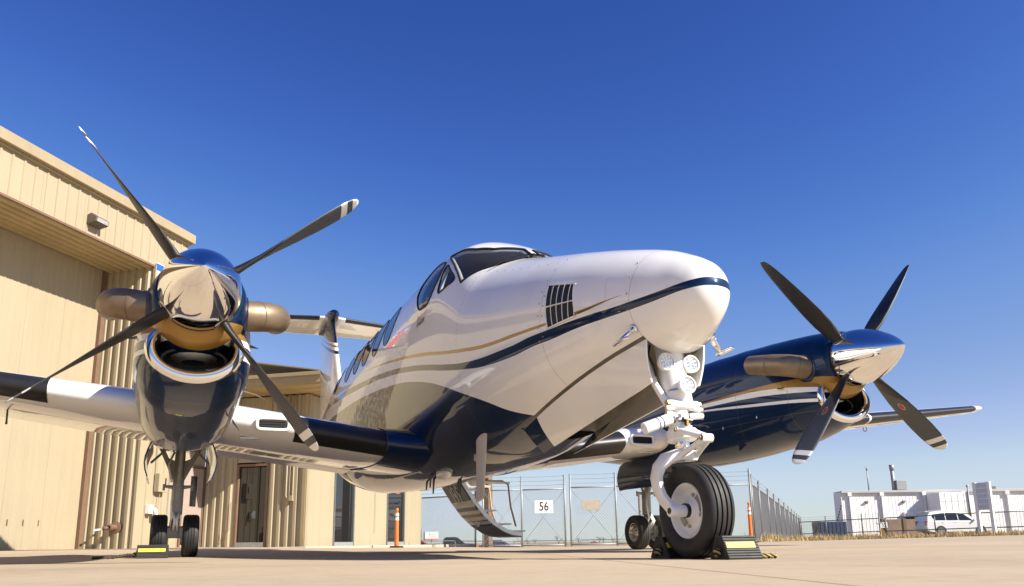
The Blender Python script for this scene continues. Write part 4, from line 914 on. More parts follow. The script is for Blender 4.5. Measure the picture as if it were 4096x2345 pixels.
mb = MB(); mb.box((HX0/2-.09, -.012, 7.14), (-HX0-.18, .05, .05)); mb.build('fascia_drip', 'brown_trim', hangar)
mb = MB(); mb.box((-.27, 1.40, 3.6), (.13, .10, 7.2)); mb.build('door_jamb', 'brown_trim', hangar)
mb = MB(); mb.box((-.15, -.035, 3.58), (.07, .06, 7.15)); mb.build('corner_trim', 'tan_wall', hangar)
mb = MB(); mb.prism([(1.08, 0, 0), (1.08, 0, 8.25), (1.08, 14, 10.0), (1.08, 28, 8.25), (1.08, 28, 0)], (-.05, 0, 0)); mb.build('end_wall', 'tan_wall', hangar)
mb = MB(); mb.prism([(1.14, -.15, 8.47), (1.14, 14, 10.25), (1.14, 28.2, 8.47), (1.14, 28.2, 8.42), (1.14, 14, 10.20), (1.14, -.15, 8.462)], (HX0-1.14, 0, 0)); mb.build('roof', 'tan_trim', hangar)
mb = MB(); mb.box((HX0, 14, 4.2), (.1, 28, 8.4)); mb.build('far_wall', 'tan_wall', hangar)
for i in range(7):
    mb = MB(); mb.box((-1.5-.42*i, 1.432, .62+.0*i), (.02, .012, .13)); mb.build('door_bracket', 'brown_trim', hangar)
mb = MB(); mb.tube([(-.04, .95, 0), (-.04, .95, 0)], .01, 4)
mb = MB(); mb.box((HX0/2-.09, .72, 7.175), (-HX0-.2, 1.46, .03)); mb.build('soffit_deck', 'tan_soffit', hangar)
# wall light above the door
wl = thing('wall_light', 'grey floodlight box mounted on the hangar fascia', 'light', tuple(HO)+(HZ-.03,), HRZ)
lx = -2.33; mb = MB(); mb.prism([(lx-.2, -.03, 7.38), (lx-.2, -.03, 7.62), (lx-.2, -.13, 7.65), (lx-.2, -.29, 7.54), (lx-.2, -.27, 7.43)], (.40, 0, 0)); mb.build('housing', 'fixture_dark', wl, bevel=.01)
mb = MB(); mb.add([(lx-.16, -.155, 7.642), (lx+.16, -.155, 7.642), (lx+.16, -.285, 7.553), (lx-.16, -.285, 7.553)], [(0, 1, 2, 3)]); mb.build('lens_top', 'fixture_lens', wl)
mb = MB(); mb.add([(lx-.17, -.297, 7.53), (lx+.17, -.297, 7.53), (lx+.17, -.279, 7.44), (lx-.17, -.279, 7.44)], [(0, 1, 2, 3)]); mb.build('lens', 'fixture_lens', wl)
# emblem sign on the pier: blue bar over a red disc on white
sg_ = thing('emblem_sign', 'white sign with a blue bar over a red disc on the hangar pier', 'sign', tuple(HO)+(HZ-.03,), HRZ)
mb = MB(); mb.box((.28, -.045, 6.72), (.86, .03, 1.06)); mb.build('board', 'sign_white', sg_)
mb = MB(); mb.box((.28, -.064, 7.14), (.87, .008, .18)); mb.build('blue_bar', 'blue', sg_)
mb = MB(); mb.lathe([(.001, 0), (.43, 0), (.43, .008), (.001, .008)], (.28, -.066, 6.62), (0, 1, 0), 32); mb.build('red_disc', 'red', sg_)
# wall hydrant, small pipe, electrical boxes
hy = thing('fire_connection', 'rusty brown fire hose connection sticking out of the ribbed recess wall', 'hose connection', tuple(HO-.17*av)+(HZ-.03,), HRZ)
mb = MB(); mb.lathe([(.02, 0), (.15, .0), (.15, .03), (.07, .05), (.065, .16), (.08, .17), (.08, .24), (.04, .26)], (-.03, .42, .52), (-1, -.1, 0), 20); mb.build('flange', 'brown_trim', hy, auto=40)
mb = MB(); mb.tube([(-.2, .40, .52), (-.27, .50, .50), (-.3, .56, .5)], [.055, .05, .055], 12); mb.build('hose_outlet', 'brown_trim', hy, smooth=True)
pb = thing('drain_pipe', 'short white drain pipe stub low on the ribbed recess wall', 'pipe', tuple(HO-.17*av)+(HZ-.03,), HRZ); mb = MB(); mb.tube([(-.03, .86, .48), (-.2, .88, .46), (-.22, .88, .44)], .025, 10); mb.build('stub', 'white_gear', pb, smooth=True)
eb = thing('electrical_box', 'cream electrical box with a wire on the hangar pier', 'electrical box', tuple(HO)+(HZ-.03,), HRZ)
mb = MB(); mb.box((.62, -.10, 1.63), (.32, .15, .46)); mb.build('box', 'tan_wall', eb, bevel=.01)
mb = MB(); mb.box((.70, -.18, 1.66), (.04, .012, .18)); mb.build('label_plate', 'sign_black', eb)
mb = MB(); mb.tube([(.46, -.06, 3.2), (.47, -.06, 2.3), (.47, -.10, 1.86)], .008, 6); mb.tube([(.62, -.1, 1.4), (.6, -.07, .9)], .008, 6); mb.build('wire', 'tan_trim', eb)
eo = thing('conduit_outlet', 'white conduit elbow and outlet box low on the hangar pier', 'outlet', tuple(HO)+(HZ-.03,), HRZ)
mb = MB(); mb.box((.28, -.09, .96), (.15, .12, .22)); mb.build('box', 'white_gear', eo, bevel=.008)
mb = MB(); mb.tube([(.34, -.13, .98), (.42, -.16, .94), (.44, -.16, .78)], .055, 12); mb.build('elbow', 'white_gear', eo, smooth=True)
# ---- office wing
office = thing('office_building', 'low tan metal office wing with tall dark windows beside the hangar', 'building', tuple(HO)+(HZ-.03,), HRZ)
OZ = 4.05
panels((1.1, 0), (2.49, 0), 0, OZ, 1.2, 'wall_panel', 'tan_wall', office, pitch=.3, depth=.022, wd=.07, nrm=(0, -1))
mb = MB(); mb.box((1.98, -.03, 1.07), (.82, .05, 2.1)); dr = mb.build('side_door', 'grey_door', office, bevel=.01)
mb = MB(); mb.box((1.98, -.062, 1.5), (.25, .012, .8)); mb.build('door_pane', 'building_glass', office)
mb = MB()
for x in (1.54, 2.42): mb.box((x, -.035, 1.09), (.06, .07, 2.18))
mb.box((1.98, -.035, 2.16), (.94, .07, .06)); mb.build('side_door_frame', 'brown_trim', office)
XB_ = 2.49
panels((XB_, -.02), (XB_, -1.02), 0, OZ, 1.0, 'wall_panel', 'tan_wall', office, pitch=.235, depth=.055, wd=.13, nrm=(-1, 0))
panels((XB_, -2.02), (XB_, -3.13), 0, OZ, 1.1, 'wall_panel', 'tan_wall', office, pitch=.235, depth=.055, wd=.13, nrm=(-1, 0))
panels((XB_, -1.03), (XB_, -2.01), 2.26, OZ, 1.0, 'wall_panel', 'tan_wall', office, pitch=.235, depth=.02, wd=.13, nrm=(-1, 0))
mb = MB(); mb.box((XB_+.06, -1.52, 1.10), (.03, .86, 2.06)); gd = mb.build('glass_door', 'building_glass', office)
for (y, wy, z, wz) in ((-1.06, .07, 1.11, 2.22), (-1.98, .07, 1.11, 2.22), (-1.52, .85, 2.19, .07), (-1.52, .85, .07, .13)):
    mb = MB(); mb.box((XB_+.02, y, z), (.08, wy, wz)); mb.build('door_frame', 'brown_trim' if z > .5 else 'galv', office, bevel=.006)
mb = MB(); mb.box((XB_-.06, -3.11, OZ/2), (.03, .10, OZ)); mb.box((XB_+.0, -3.175, OZ/2), (.12, .03, OZ)); mb.build('corner_trim', 'tan_trim', office)
# C wall with window openings
def cw(x0, x1, z0, z1): 
    panels((x0, -3.15), (x1, -3.15), z0, z1, 1.0, 'wall_panel', 'tan_wall', office, pitch=.3, depth=.012, wd=.06, nrm=(0, -1))
wins = [(XB_+1.57, XB_+2.87), (XB_+5.23, XB_+6.72)]; XE = XB_+8.29
cw(XB_+.06, wins[0][0], 0, OZ); cw(wins[0][1], wins[1][0], 0, OZ); cw(wins[1][1], XE, 0, OZ)
for x0, x1 in wins:
    cw(x0, x1, 2.45, OZ)
    mb = MB(); mb.box(((x0+x1)/2, -3.10, 1.24), (x1-x0-.05, .02, 2.36)); wn = mb.build('window', 'building_glass', office)
    for (x, wx, z, wz) in ((x0+.035, .07, 1.22, 2.44), (x1-.035, .07, 1.22, 2.44), ((x0+x1)/2, x1-x0-.14, 2.41, .07), ((x0+x1)/2, x1-x0-.14, .06, .12)):
        mb = MB(); mb.box((x, -3.13, z), (wx, .09, wz)); mb.build('window_frame', 'galv_dark' if z > .2 else 'galv', office, bevel=.006)
mb = MB(); mb.box((XE, -1.6, OZ/2), (.06, 3.1, OZ)); mb.build('end_wall', 'tan_wall', office)
mb = MB(); mb.box(((XB_+XE)/2+.06, -1.6, .06), (XE-XB_-.16, 2.9, .1)); mb.box(((XB_+XE)/2+.4, -.2, 2.), (XE-XB_-1, .05, 3.9)); mb.build('interior', 'brown_trim', office)
mb = MB(); mb.box(((1.32+XE+1)/2, -1.35, OZ+.06), (XE+1-1.32, 5.6, .04)); mb.build('soffit', 'tan_soffit', office)
for i in range(18):
    mb = MB(); mb.box((1.36+i*.5, -1.35, OZ+.03), (.018, 5.58, .02)); mb.build('soffit_rib', 'tan_soffit', office)
for (c, d) in (((1.30, -1.35, OZ+.19), (.06, 5.7, .27)), (((1.3+XE+1)/2, -4.18, OZ+.19), (XE+1-1.3, .06, .27))):
    mb = MB(); mb.box(c, d); mb.box((c[0]-.04 if d[0] < 1 else c[0], c[1]-.04 if d[1] < 1 else c[1], c[2]+.10), (d[0]+.05 if d[0] < 1 else d[0], d[1]+.05 if d[1] < 1 else d[1], .10)); mb.build('eave_trim', 'tan_trim', office, bevel=.01)
mb = MB(); mb.prism([(1.25, -4.2, OZ+.33), (XE+1, -4.2, OZ+.33), (XE+1, 1.4, OZ+1.3), (1.25, 1.4, OZ+1.3)], (0, 0, .03)); mb.build('roof', 'tan_trim', office)
mb = MB(); mb.tube([(1.24, -1.75, OZ+.3), (1.2, -1.75, OZ+.05), (1.3, -1.8, OZ-.02), (1.9, -1.85, OZ-.03), (2.4, -1.85, OZ-.1)], .016, 8); mb.build('conduit', 'white_gear', office, smooth=True)
for y in (-2.60, -2.80):
    mb = MB(); mb.tube([(XB_-.09, y, OZ), (XB_-.09, y, 1.35), (XB_-.09, y-.02, 1.28), (XB_-.09, -2.74, 1.25)], .022, 8); mb.build('wall_conduit', 'tan_wall', office, smooth=True)
mb = MB(); mb.box((XB_-.09, -2.76, 1.26), (.07, .12, .14)); mb.build('junction_box', 'tan_wall', office, bevel=.008)
mb = MB(); mb.tube([(XB_-.08, -.72, .42), (XB_-.09, -.78, .30), (XB_-.09, -.70, .2), (XB_-.09, -.86, .24), (XB_-.07, -.92, .5), (XB_-.07, -.93, 1.2)], .006, 6); mb.build('loose_wire', 'brown_trim', office)
mb = MB(); mb.tube([(wins[0][1]+1.4, -3.19, OZ), (wins[0][1]+1.4, -3.19, .45), (wins[0][1]+1.35, -3.2, .38)], .008, 6); mb.build('loose_wire', 'tan_trim', office)
mb = MB(); mb.box((XB_+3.5, -3.6, .02), (10.2, 1.0, .10)); walk = mb.build('sidewalk', 'kerb_concrete', None, bevel=.02); walk.location = (HO[0], HO[1], HZ-.09); walk.rotation_euler = (0, 0, HRZ); walk['kind'] = 'structure'
# ------------------------------------------------------------------ delineator posts
def delineator(s, d, h, label):
    p = sd(s, d); t = thing('delineator_post', label, 'post', (p[0], p[1], gz(*p)), 0, 'orange delineator posts')
    mb = MB(); mb.loft([[(.2*math.cos(a), .2*math.sin(a), z) if q else (.17*math.cos(a), .17*math.sin(a), z) for a in np.linspace(0, 2*PI, 8, endpoint=False)] for q, z in ((1, 0), (1, .035), (0, .05))], caps=True); mb.build('base', 'rubber', t)
    mb = MB(); mb.lathe([(.060, .05), (.052, h*.55), (.050, h*.86), (.03, h*.885), (.025, h*.91), (.038, h*.93), (.044, h*.965), (.03, h*.99), (.001, h)], (0, 0, 0), (0, 0, 1), 20); mb.build('tube', 'orange', t, smooth=True)
    for a, b in ((.69, .755), (.80, .855)):
        mb = MB(); mb.lathe([(.0535, h*a), (.053, h*b)], (0, 0, 0), (0, 0, 1), 20); mb.build('reflective_band', 'refl_white', t, smooth=True)
delineator(-3.28, 22.9, 1.09, 'orange delineator post with two white bands before the office window')
delineator(7.18, 24.9, 1.22, 'orange delineator post with two white bands at the fence corner')
# ------------------------------------------------------------------ chain-link fences
def P3(s, d, z=0): p = sd(s, d); return np.array([p[0], p[1], gz(*p)+z])
def diamond(mb, a, b, z0, z1, step=.10, r=.0022):
    L = np.linalg.norm((b-a)[:2]); H = z1-z0; t = (b-a)/L
    def at(u, z): return a+t*u+np.array([0, 0, z])
    nrm = np.array([-t[1], t[0], 0])
    for sgn in (1, -1):
        k = -math.ceil(H/step)
        while k*step < L:
            u0, u1 = k*step, k*step+H; lo, hi = max(0, u0), min(L, u1)
            if hi > lo:
                za, zb_ = lo-u0, hi-u0
                if sgn < 0: za, zb_ = H-za, H-zb_
                p, q = at(lo, z0+za), at(hi, z0+zb_); dv = q-p; dv /= np.linalg.norm(dv); w_ = np.cross(dv, nrm)*r
                mb.add([p-w_, p+w_, q+w_, q-w_, p+nrm*r, q+nrm*r], [(0, 1, 2, 3), (1, 4, 5, 2), (4, 0, 3, 5)])
            k += 1
def fence_run(name, label, pts, H, post_r=.03, barbs=3, barb_h=.42, mesh_step=.09, mid=False, bottom=True, group=None, mat='galv', wire='galv', cat='fence', diag=None, post_extra=0., wr=.003):
    t = thing(name, label, cat, tuple(pts[0]), 0, group); o = pts[0]
    L = [p-o for p in pts]
    for i, p in enumerate(L):
        mb = MB(); mb.tube([p, p+np.array([0, 0, H+.03+(barb_h if barbs else 0)+post_extra])], post_r, 10); mb.build('post', mat, t, smooth=True)
    for i in range(len(L)-1):
        a, b = L[i], L[i+1]
        for z in [H]+([.06] if bottom else [])+([H*.34] if mid else []):
            mb = MB(); mb.tube([a+[0, 0, z], b+[0, 0, z]], post_r*.72, 8); mb.build('rail', mat, t, smooth=True)
        mb = MB(); diamond(mb, a, b, .06, H, mesh_step, wr); m_ = mb.build('chain_link_mesh', wire, t); m_['kind'] = 'stuff'
        if barbs:
            for k in range(barbs):
                z = H+barb_h*(k+1)/barbs; mb = MB(); n = 14
                mb.tube([a+(b-a)*j/n+np.array([0, 0, z-.012*math.sin(PI*j/n)]) for j in range(n+1)], .0045, 4)
                for j in range(1, 28):
                    c = a+(b-a)*j/28+np.array([0, 0, z-.012*math.sin(PI*j/28)]); mb.box(c, (.008, .008, .03))
                w_ = mb.build('barbed_wire', wire, t); w_['kind'] = 'stuff'
        if diag and i in diag:
            for e in (0, 1):
                mb = MB(); mb.tube([a+[0, 0, .08 if e else H-.03], b+[0, 0, H-.03 if e else .08]], .007, 5); mb.build('brace_rod', mat, t)
    return t
fence_run('chain_link_fence', 'short chain-link fence panel with barbed wire next to the office corner', [P3(-3.95, 31.2), P3(-1.35, 28.6)], 1.80, .035, group='chain-link fences')
fence_run('chain_link_gate', 'chain-link gate leaf carrying the number 56 sign', [P3(-1.02, 27.0), P3(.26, 26.8), P3(1.66, 26.5)], 1.85, .03, barbs=3, group='chain-link gates', diag=(0, 1), cat='gate')
fence_run('chain_link_gate', 'chain-link gate leaf carrying the blank tan sign', [P3(1.84, 26.45), P3(3.30, 26.3), P3(4.75, 26.3)], 1.88, .03, barbs=3, group='chain-link gates', diag=(0, 1), cat='gate')
fence_run('chain_link_fence', 'chain-link fence panel between the blank-sign gate and the fence corner', [P3(4.85, 26.35), P3(6.3, 26.4), P3(7.70, 26.4)], 1.85, .035, group='chain-link fences', post_extra=.06)
gp_ = thing('gate_post', 'brown steel post behind the blank-sign gate', 'post', tuple(P3(4.2, 27.2))); mb = MB(); mb.tube([(0, 0, 0), (0, 0, 1.7)], .045, 12); mb.build('pole', 'red', gp_, smooth=True); gp_.children[0].data.materials[0] = M['brown_trim']
tp_ = thing('gate_post', 'wide dark timber post left of the number 56 gate', 'post', tuple(P3(-.9, 28.3))); mb = MB(); mb.box((0, 0, 1.3), (.26, .2, 2.6), YAW); mb.build('timber', 'wood', tp_, bevel=.01)
d21 = math.radians(20.8); pts = [P3(7.74, 26.4)]+[P3(7.74+math.sin(d21)*q, 26.4+math.cos(d21)*q) for q in (3.2, 8.2, 12.5, 17, 22.5, 28, 33.5, 39, 44.5, 50, 56)]
fence_run('chain_link_fence', 'long chain-link fence with dense mesh receding from the corner into the distance', pts, 1.85, .036, barbs=2, barb_h=.3, mesh_step=.075, group='chain-link fences', mat='galv_dark', wire='galv', wr=.004)
far = [P3(29.0, 80), P3(29.6, 72), P3(30.3, 68), P3(31.0, 66)]
pts = [P3(23.5, 68), P3(25.2, 66), P3(26.9, 64.5), P3(27.3, 63)]
fence_run('chain_link_fence', 'distant chain-link fence with the 55 sign along the dry grass', [P3(24.6, 70.5), P3(25.7, 67.5), P3(27.2, 64), P3(28.1, 63)], 1.5, .05, barbs=2, barb_h=.35, mesh_step=.14, mid=True, group='chain-link fences', mat='galv_dark', wire='galv_dark', wr=.004)
fence_run('chain_link_fence', 'distant chain-link fence running in front of the white car', [P3(28.4, 62.6), P3(29.9, 58.2), P3(31.2, 55), P3(33.5, 53.5), P3(37, 52.5), P3(41, 51.5)], 1.5, .05, barbs=0, mesh_step=.14, mid=True, group='chain-link fences', mat='galv_dark', wire='galv_dark', wr=.004)
fence_run('chain_link_fence', 'far low chain-link fence behind the gates along the road', [P3(q, 62-.1*q) for q in (-9, -4.5, 0, 5, 10, 15)], 1.35, .035, barbs=0, mesh_step=.2, bottom=False, group='chain-link fences', mat='galv_dark', wire='galv_dark', wr=.003)
# ---- signs
def sign(name, label, s, d, z, wd, ht, mat, text=None, size=.4, rz=None, cat='sign', sx=.8):
    p = P3(s, d, z); rz = math.atan2(RT[1], RT[0]) if rz is None else rz
    t = thing(name, label, cat, tuple(p), rz); mb = MB(); mb.box((0, 0, 0), (wd, .012, ht)); mb.build('board', mat, t, bevel=.003)
    if text: text_mesh('number', text, size, 'sign_black', t, lambda a, b: (a, -.009, b), bold=.004, sx=sx)
    return t
sign('gate_sign', 'white sign reading 56 on the left gate leaf', .98, 26.58, 1.28, .60, .41, 'sign_white', '56', .40)
sign('gate_sign', 'blank tan sign hung on the right gate leaf', 2.50, 26.33, 1.30, .60, .32, 'sign_tan')
sign('fence_sign', 'small white sign reading 55 on the distant fence', 28.25, 62.6, .98, .56, .42, 'sign_white', '55', .42)
# ------------------------------------------------------------------ wheel chocks
def chock(loc, rz, length, label, w=.17, h=.12, rope=None, plate=True, rope_mat='rope_pattern'):
    t = thing('wheel_chock', label, 'chock', loc, rz, 'black rubber wheel chocks')
    sec = [(-w*.5, 0), (w*.5, 0)]; n = 9; front = []
    for i in range(n):
        f0, f1 = i/n, (i+.72)/n
        for f, o in ((f0, 0), (f0+.08/n, .006), (f1, .006), (f1+.08/n, 0)):
            front.append((w*.5-(w*.5-.025)*f+o*.7, .004+(h-.004)*f+o*.7))
    sec = [(-w*.5, 0), (w*.5, 0)]+front+[(.022, h), (-.022, h)]+[(-a, b) for a, b in front[::-1]]
    mb = MB(); mb.prism([(a, -length/2, b) for a, b in sec], (0, length, 0)); mb.build('wedge', 'rubber', t)
    if plate:
        for e in (1, -1):
            a0, b0 = w*.5-(w*.5-.025)*.50, h*.50; a1, b1 = w*.5-(w*.5-.025)*.74, h*.74
            mb = MB(); mb.prism([(e*(a0+.008), -length*.46, b0), (e*(a1+.008), -length*.46, b1), (e*(a1+.003), -length*.46, b1), (e*(a0+.003), -length*.46, b0)], (0, length*.86, 0)); mb.build('yellow_strip', 'yellow', t)
    for e in (-1, 1):
        mb = MB(); mb.lathe([(.028, 0), (.028, .004)], (0, e*(length/2+.001), h*.38), (0, e, 0), 16); mb.add([], []); mb.build('rope_hole', 'black', t)
    if rope:
        mb = MB(); n = 30; pp = []
        R_ = [np.array(q, float) for q in rope]
        for i in range(len(R_)-1):
            for k in range(12): f = k/12; f = f*f*(3-2*f) if len(R_) < 3 else f; pp.append(R_[i]*(1-f)+R_[i+1]*f+np.array([0, 0, .002*math.sin(k*2.1)]))
        pp.append(R_[-1]); mb.tube(pp, [.013+.0025*math.sin(i*2.2) for i in range(len(pp))], 8); mb.build('rope', rope_mat, t, smooth=True)
    mb = MB(); mb.lathe([(.001, .02), (.018, .018), (.024, .004), (.02, -.012), (.001, -.016)], (0, -length/2-.01, h*.30), (0, -1, -.2), 12); mb.build('rope_knot', 'rope_pattern', t, smooth=True)
    return t
chock((.325, .04, 0), math.radians(-4), .20, 'black chock with a yellow strip in front of the nose wheel', rope=[(0, .10, .04), (.0, .13, .02), (-.01, .17, .015), (-.005, .25, .014)])
chock((-.175, .02, 0), math.radians(3), .25, 'black chock tucked behind the nose wheel')
chock((-4.27, -2.79, 0), math.radians(2), .26, 'black chock with a yellow strip in front of the starboard main wheels', rope=[(0, -.13, .03), (-.0, -.20, .035), (.02, -.32, .016), (.05, -.48, .014)], rope_mat='rope_dark')
# ------------------------------------------------------------------ vehicles
def wheel(t, x, y, r, w_):
    mb = MB(); mb.lathe([(r*.62, -w_/2), (r*.93, -w_/2), (r, -w_*.35), (r, w_*.35), (r*.93, w_/2), (r*.62, w_/2)], (x, y, r), (0, 1, 0), 24); mb.build('tyre', 'rubber', t, smooth=True)
    for e in (-1, 1):
        mb = MB(); mb.lathe([(r*.63, w_*.46), (r*.5, w_*.36), (r*.15, w_*.42), (.001, w_*.42)], (x, y, r), (0, e, 0), 20); mb.build('rim', 'steel', t, smooth=True)
def car(name, label, loc, rz, prof, cab, wins, L, W, paint, axles, r=.37, cat='car', extra=None, bedbox=None):
    t = thing(name, label, cat, loc, rz)
    mb = MB(); rr = []
    for y, q in ((-W/2, .965), (-W/2+.07, 1.), (W/2-.07, 1.), (W/2, .965)):
        rr.append([(x*(.99 if q < 1 else 1), y, z*(1 if q == 1 else (.985 if z > .5 else 1.06))) for x, z in prof])
    mb.loft(rr, caps=True); body = mb.build('body', paint, t, bevel=.03)
    if cab:
        zb = min(z for x, z in cab); zt = max(z for x, z in cab); mb = MB(); rr = []
        for e in (-1, 1): rr.append([(x, e*(W/2-.04-(z-zb)/(zt-zb)*.17), z) for x, z in cab])
        mb.loft(rr, caps=True); mb.build('cabin', paint, t, bevel=.04)
        for wq in wins:
            for e in (-1, 1):
                mb = MB(); mb.add([(x, e*(W/2-.04-(z-zb)/(zt-zb)*.17+.012), z) for x, z in wq], [tuple(range(len(wq)))]); mb.build('side_window', 'car_glass', t)
        fr = sorted(cab, key=lambda p: p[0]); 
    for x in axles:
        for e in (-1, 1): wheel(t, x, e*(W/2-.12), r, .24)
        for e in (-1, 1):
            mb = MB(); mb.lathe([(r*1.2, .0), (r*1.2, .012), (r*.3, .012)], (x, e*(W/2-.013), r*1.05), (0, e, 0), 24); mb.build('wheel_arch', 'black', t)
            mb = MB(); mb.lathe([(r*.98, .0), (r*.98, .012), (r*.66, .02)], (x, e*(W/2), r), (0, e, 0), 24); mb.build('tyre_face', 'rubber', t); mb = MB(); mb.lathe([(r*.66, .018), (r*.5, .012), (.001, .022)], (x, e*(W/2), r), (0, e, 0), 20); mb.build('hubcap', 'steel', t, smooth=True)
    if extra: extra(t)
    return t
RZC = math.atan2(RT[1], RT[0])
suv_p = [(-2.42, .42), (-2.46, .75), (-2.40, 1.02), (-2.30, 1.12), (1.20, 1.10), (1.95, 1.02), (2.38, .88), (2.45, .62), (2.40, .38), (1.9, .30), (-2.1, .30)]
suv_c = [(-2.36, 1.05), (-2.25, 1.55), (-2.02, 1.78), (-1.2, 1.86), (.1, 1.84), (.55, 1.70), (1.30, 1.08)]
suv_w = [[(-1.72, 1.17), (-1.95, 1.38), (-1.92, 1.60), (-1.0, 1.70), (-1.0, 1.16)], [(-.93, 1.16), (-.93, 1.70), (-.12, 1.70), (-.08, 1.15)], [(-.01, 1.15), (-.04, 1.70), (.35, 1.62), (.98, 1.14)]]
def suv_x(t):
    for e in (-1, 1):
        mb = MB(); mb.box((-2.40, e*.78, .98), (.12, .2, .34)); mb.build('tail_light', 'tail_red', t, bevel=.02)
        mb = MB(); mb.box((2.33, e*.72, .80), (.16, .32, .14)); mb.build('headlight', 'lens', t, bevel=.03)
        mb = MB(); mb.tube([(-1.7, e*.62, 1.88), (-1.5, e*.62, 1.92), (-.1, e*.62, 1.90), (.1, e*.62, 1.86)], .02, 6); mb.build('roof_rail', 'galv', t)
        mb = MB(); mb.box((1.02, e*1.02, 1.16), (.12, .2, .14)); mb.build('mirror', 'car_white', t, bevel=.03)
        for x in (-1.25, -.35): mb = MB(); mb.box((x, e*.955, .98), (.2, .02, .03)); mb.build('door_handle', 'galv', t)
    mb = MB(); mb.add([(.58, -.66, 1.70), (.58, .66, 1.70), (1.30, .80, 1.13), (1.30, -.80, 1.13)], [(0, 1, 2, 3)]); mb.build('windscreen', 'car_glass', t)
    mb = MB(); mb.box((-2.18, 0, 1.80), (.34, 1.3, .04)); mb.build('roof_spoiler', 'car_white', t, bevel=.01)
def side_frame(fn): return fn
car('parked_suv', 'white SUV parked behind the distant fence and the white post sign', tuple(P3(33.0, 61.5)), RZC-math.radians(2), suv_p, suv_c, suv_w, 4.9, 1.92, 'car_white', (-1.42, 1.45), .39, 'suv', suv_x)
pk_p = [(-2.95, .50), (-2.98, .80), (-2.95, 1.12), (-.75, 1.14), (1.25, 1.15), (2.55, 1.10), (2.92, .95), (2.95, .55), (2.6, .38), (-2.6, .42)]
pk_c = [(-.85, 1.10), (-.80, 1.60), (-.55, 1.86), (.55, 1.88), (.85, 1.80), (1.65, 1.12)]
pk_w = [[(-.66, 1.22), (-.66, 1.62), (-.5, 1.74), (.0, 1.76), (.0, 1.2)], [(.08, 1.2), (.08, 1.76), (.65, 1.72), (1.25, 1.2)]]
def pk_x(t):
    for e in (-1, 1):
        mb = MB(); mb.box((-2.95, e*.86, .98), (.08, .16, .34)); mb.build('tail_light', 'tail_red', t, bevel=.01)
        mb = MB(); mb.box((1.3, e*1.05, 1.22), (.12, .22, .2)); mb.build('mirror', 'car_black', t, bevel=.02)
    mb = MB(); mb.box((-2.99, 0, .60), (.1, 1.8, .16)); mb.build('bumper', 'steel', t, bevel=.02)
    mb = MB(); mb.add([(-.86, -.68, 1.30), (-.86, .68, 1.30), (-.74, .62, 1.72), (-.74, -.62, 1.72)], [(0, 1, 2, 3)]); mb.build('rear_window', 'car_glass', t)
    mb = MB(); mb.add([(.9, -.62, 1.76), (.9, .62, 1.76), (1.62, .74, 1.18), (1.62, -.74, 1.18)], [(0, 1, 2, 3)]); mb.build('windscreen', 'car_glass', t)
    mb = MB(); mb.box((-.72, 0, 1.82), (.03, .3, .035)); mb.build('brake_light', 'tail_red', t)
car('pickup_truck', 'black crew-cab pickup truck parked behind the short fence panel', tuple(P3(-7.4, 95)), RZC+math.radians(8), pk_p, pk_c, pk_w, 5.9, 1.98, 'car_black', (-1.8, 1.85), .40, 'pickup', pk_x)
sd_p = [(-2.3, .40), (-2.34, .75), (-2.2, 1.0), (-1.6, 1.03), (1.2, .98), (2.1, .88), (2.35, .65), (2.3, .35), (-2.1, .3)]
sd_c = [(-2.05, .95), (-1.75, 1.45), (-1.2, 1.56), (.1, 1.56), (1.2, .95)]
sd_w = [[(-1.7, 1.05), (-1.5, 1.40), (-.6, 1.45), (-.6, 1.05)], [(-.5, 1.05), (-.5, 1.45), (.05, 1.45), (.75, 1.05)]]
car('parked_car', 'bright red car half hidden behind the office corner', tuple(P3(-11.2, 97)), RZC+math.radians(12), sd_p, sd_c, sd_w, 4.7, 1.8, 'car_red', (-1.35, 1.4), .33)
def van_x(t):
    for e in (-1, 1): mb = MB(); mb.box((-2.35, e*.75, .85), (.08, .16, .3)); mb.build('tail_light', 'tail_red', t, bevel=.01)
    mb = MB(); mb.add([(.12, -.66, 1.52), (.12, .66, 1.52), (1.16, .80, .98), (1.16, -.80, .98)], [(0, 1, 2, 3)]); mb.build('windscreen', 'car_glass', t)
car('parked_car', 'dark blue car below the open airstair behind the gate', tuple(P3(-1.6, 93)), RZC+math.radians(6), sd_p, sd_c, sd_w, 4.7, 1.8, 'car_blue', (-1.35, 1.4), .33, extra=van_x)
car('pickup_truck', 'tiny red pickup far away on the road behind the blank-sign gate', tuple(P3(58, 600, -.1)), RZC, [(x*.9, z*.9) for x, z in pk_p], [(x*.9, z*.9) for x, z in pk_c], [[(x*.9, z*.9) for x, z in q] for q in pk_w], 5.4, 1.9, 'car_red', (-1.6, 1.65), .36, 'pickup')
# planter bed beyond the gate
pl = thing('tan_planter', 'low tan block planter beyond the number 56 gate', 'planter', tuple(P3(1.2, 60))); mb = MB(); mb.prism([(-.7, 0, 0), (.8, 0, 0), (.5, 0, 1.12), (-.7, 0, 1.12)], (.1, -.6, 0)); o_ = mb.build('block', 'sign_tan', pl, bevel=.04); pl.rotation_euler = (0, 0, RZC)
